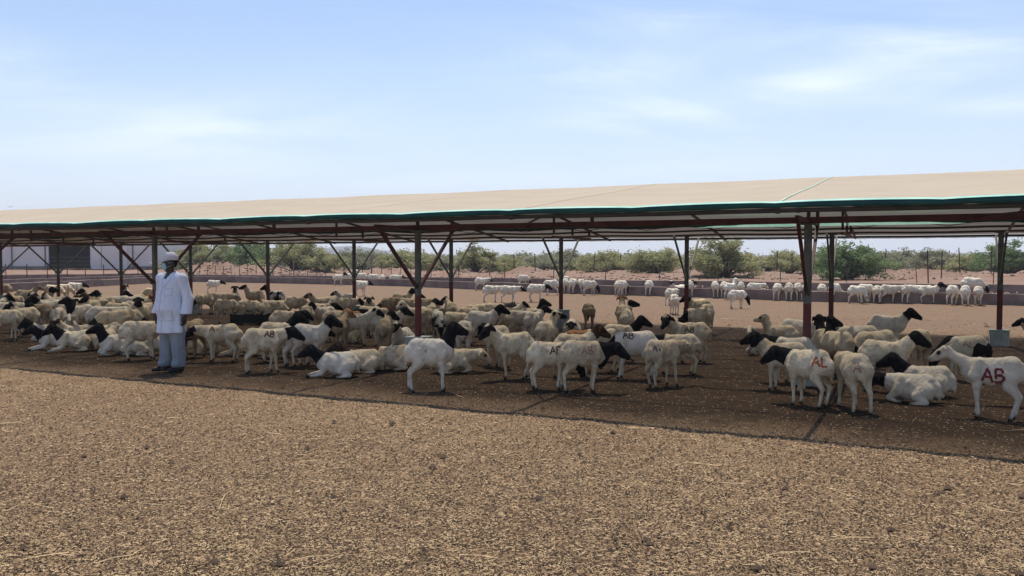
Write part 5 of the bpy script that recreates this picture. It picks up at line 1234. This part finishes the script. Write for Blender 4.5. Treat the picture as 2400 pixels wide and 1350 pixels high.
# trousers
tr = []
for sg in (-1, 1):
    ox = .03 * sg
    tr += [P((.0, sg * .07, .98), (.0, sg * .10, .60), .125, .118, .04), P((.0, sg * .10, .60), (-.01, sg * .132, .13), .108, .088, .04), P((.05, sg * .12, .5), (.04, sg * .145, .14), .05, .06, .03), P((-.05, sg * .11, .45), (-.06, sg * .125, .12), .045, .055, .03),
           P((.03, sg * .134, .15), (.05, sg * .138, .13), .083, .078, .02)]
V, Q = implicit(tr, .010, cutz=.075); mesh_np('trousers', V, Q, M['trouser'], man, smooth=True)
for sg, yw in ((-1, -28), (1, -6)):
    d = Vector((math.cos(R(yw)), math.sin(R(yw)), 0)); c = Vector((-.03, sg * .135, 0))
    sp_ = [P((c + Vector((0, 0, .05)))[:], (c + d * .05 + Vector((0, 0, .055)))[:], .050, .050, .03), P((c + d * .04 + Vector((0, 0, .048)))[:], (c + d * .20 + Vector((0, 0, .034)))[:], .047, .036, .03), P((c + Vector((0, 0, .09)))[:], (c + d * .02 + Vector((0, 0, .10)))[:], .045, .045, .02)]
    V, Q = implicit(sp_, .008, cutz=.006); mesh_np('shoe', V, Q, M['shoe'], man, smooth=True)
# cap with long peak, short hair, face mask with ear loops
cp = [P(hp_(-.02, 0, .075), hp_(.005, 0, .078), .098, .094, .02, .93), P(hp_(-.02, 0, .10), hp_(.0, 0, .105), .085, .08, .03)]
V, Q = implicit(cp, .007, cutz=Hc.z + .062); cap = mesh_np('cap', V, Q, M['cap'], man, smooth=True)
vs = []; fs = []
for i in range(9):
    a = -1 + i / 4; yy = a * .078; x0 = .078 - .03 * a * a; x1 = .185 - .055 * a * a; zd = -.014 * a * a
    for (x, z) in ((x0, .072 + zd), ((x0 + x1) / 2, .074 + zd), (x1, .062 + zd * 1.4), (x1, .056 + zd * 1.4), ((x0 + x1) / 2, .066 + zd), (x0, .064 + zd)): vs.append(hp_(x, yy, z))
for i in range(8):
    for k in range(6): fs.append((i * 6 + k, i * 6 + (k + 1) % 6, (i + 1) * 6 + (k + 1) % 6, (i + 1) * 6 + k))
m = MB(); m.add(vs, fs); m.f += [tuple(range(6)), tuple(48 + k for k in range(6))]; m.build('peak', M['cap'], cap, True)
m = MB(); m.tube([hp_(-.01, 0, .168), hp_(-.01, 0, .176)], .010, 10); m.build('cap_button', M['cap'], cap)
hr_ = [P(hp_(-.025, 0, .045), hp_(-.03, 0, .02), .088, .078, .02, .95)]
V, Q = implicit(hr_, .008, cutz=Hc.z - .045); 
M['hair'] = simple('black_hair', (0.012, 0.010, 0.010), None, 30, .9); mesh_np('hair', V, Q, M['hair'], man, smooth=True)
mk = [P(hp_(.072, 0, -.020), hp_(.075, 0, -.052), .050, .040, .02), P(hp_(.10, 0, -.006), hp_(.10, 0, -.03), .022, .026, .02)]
V, Q = implicit(mk, .006); mask = mesh_np('face_mask', V, Q, M['mask'], man, smooth=True)
for sg in (-1, 1):
    for z0, z1 in ((.0, .03), (-.055, -.012)):
        m = MB(); m.tube([hp_(.095, sg * .038, z0), hp_(.045, sg * .076, (z0 + z1) / 2 + .002), hp_(-.015, sg * .094, z1)], .0018, 5); m.build('ear_loop', M['mask'], mask)
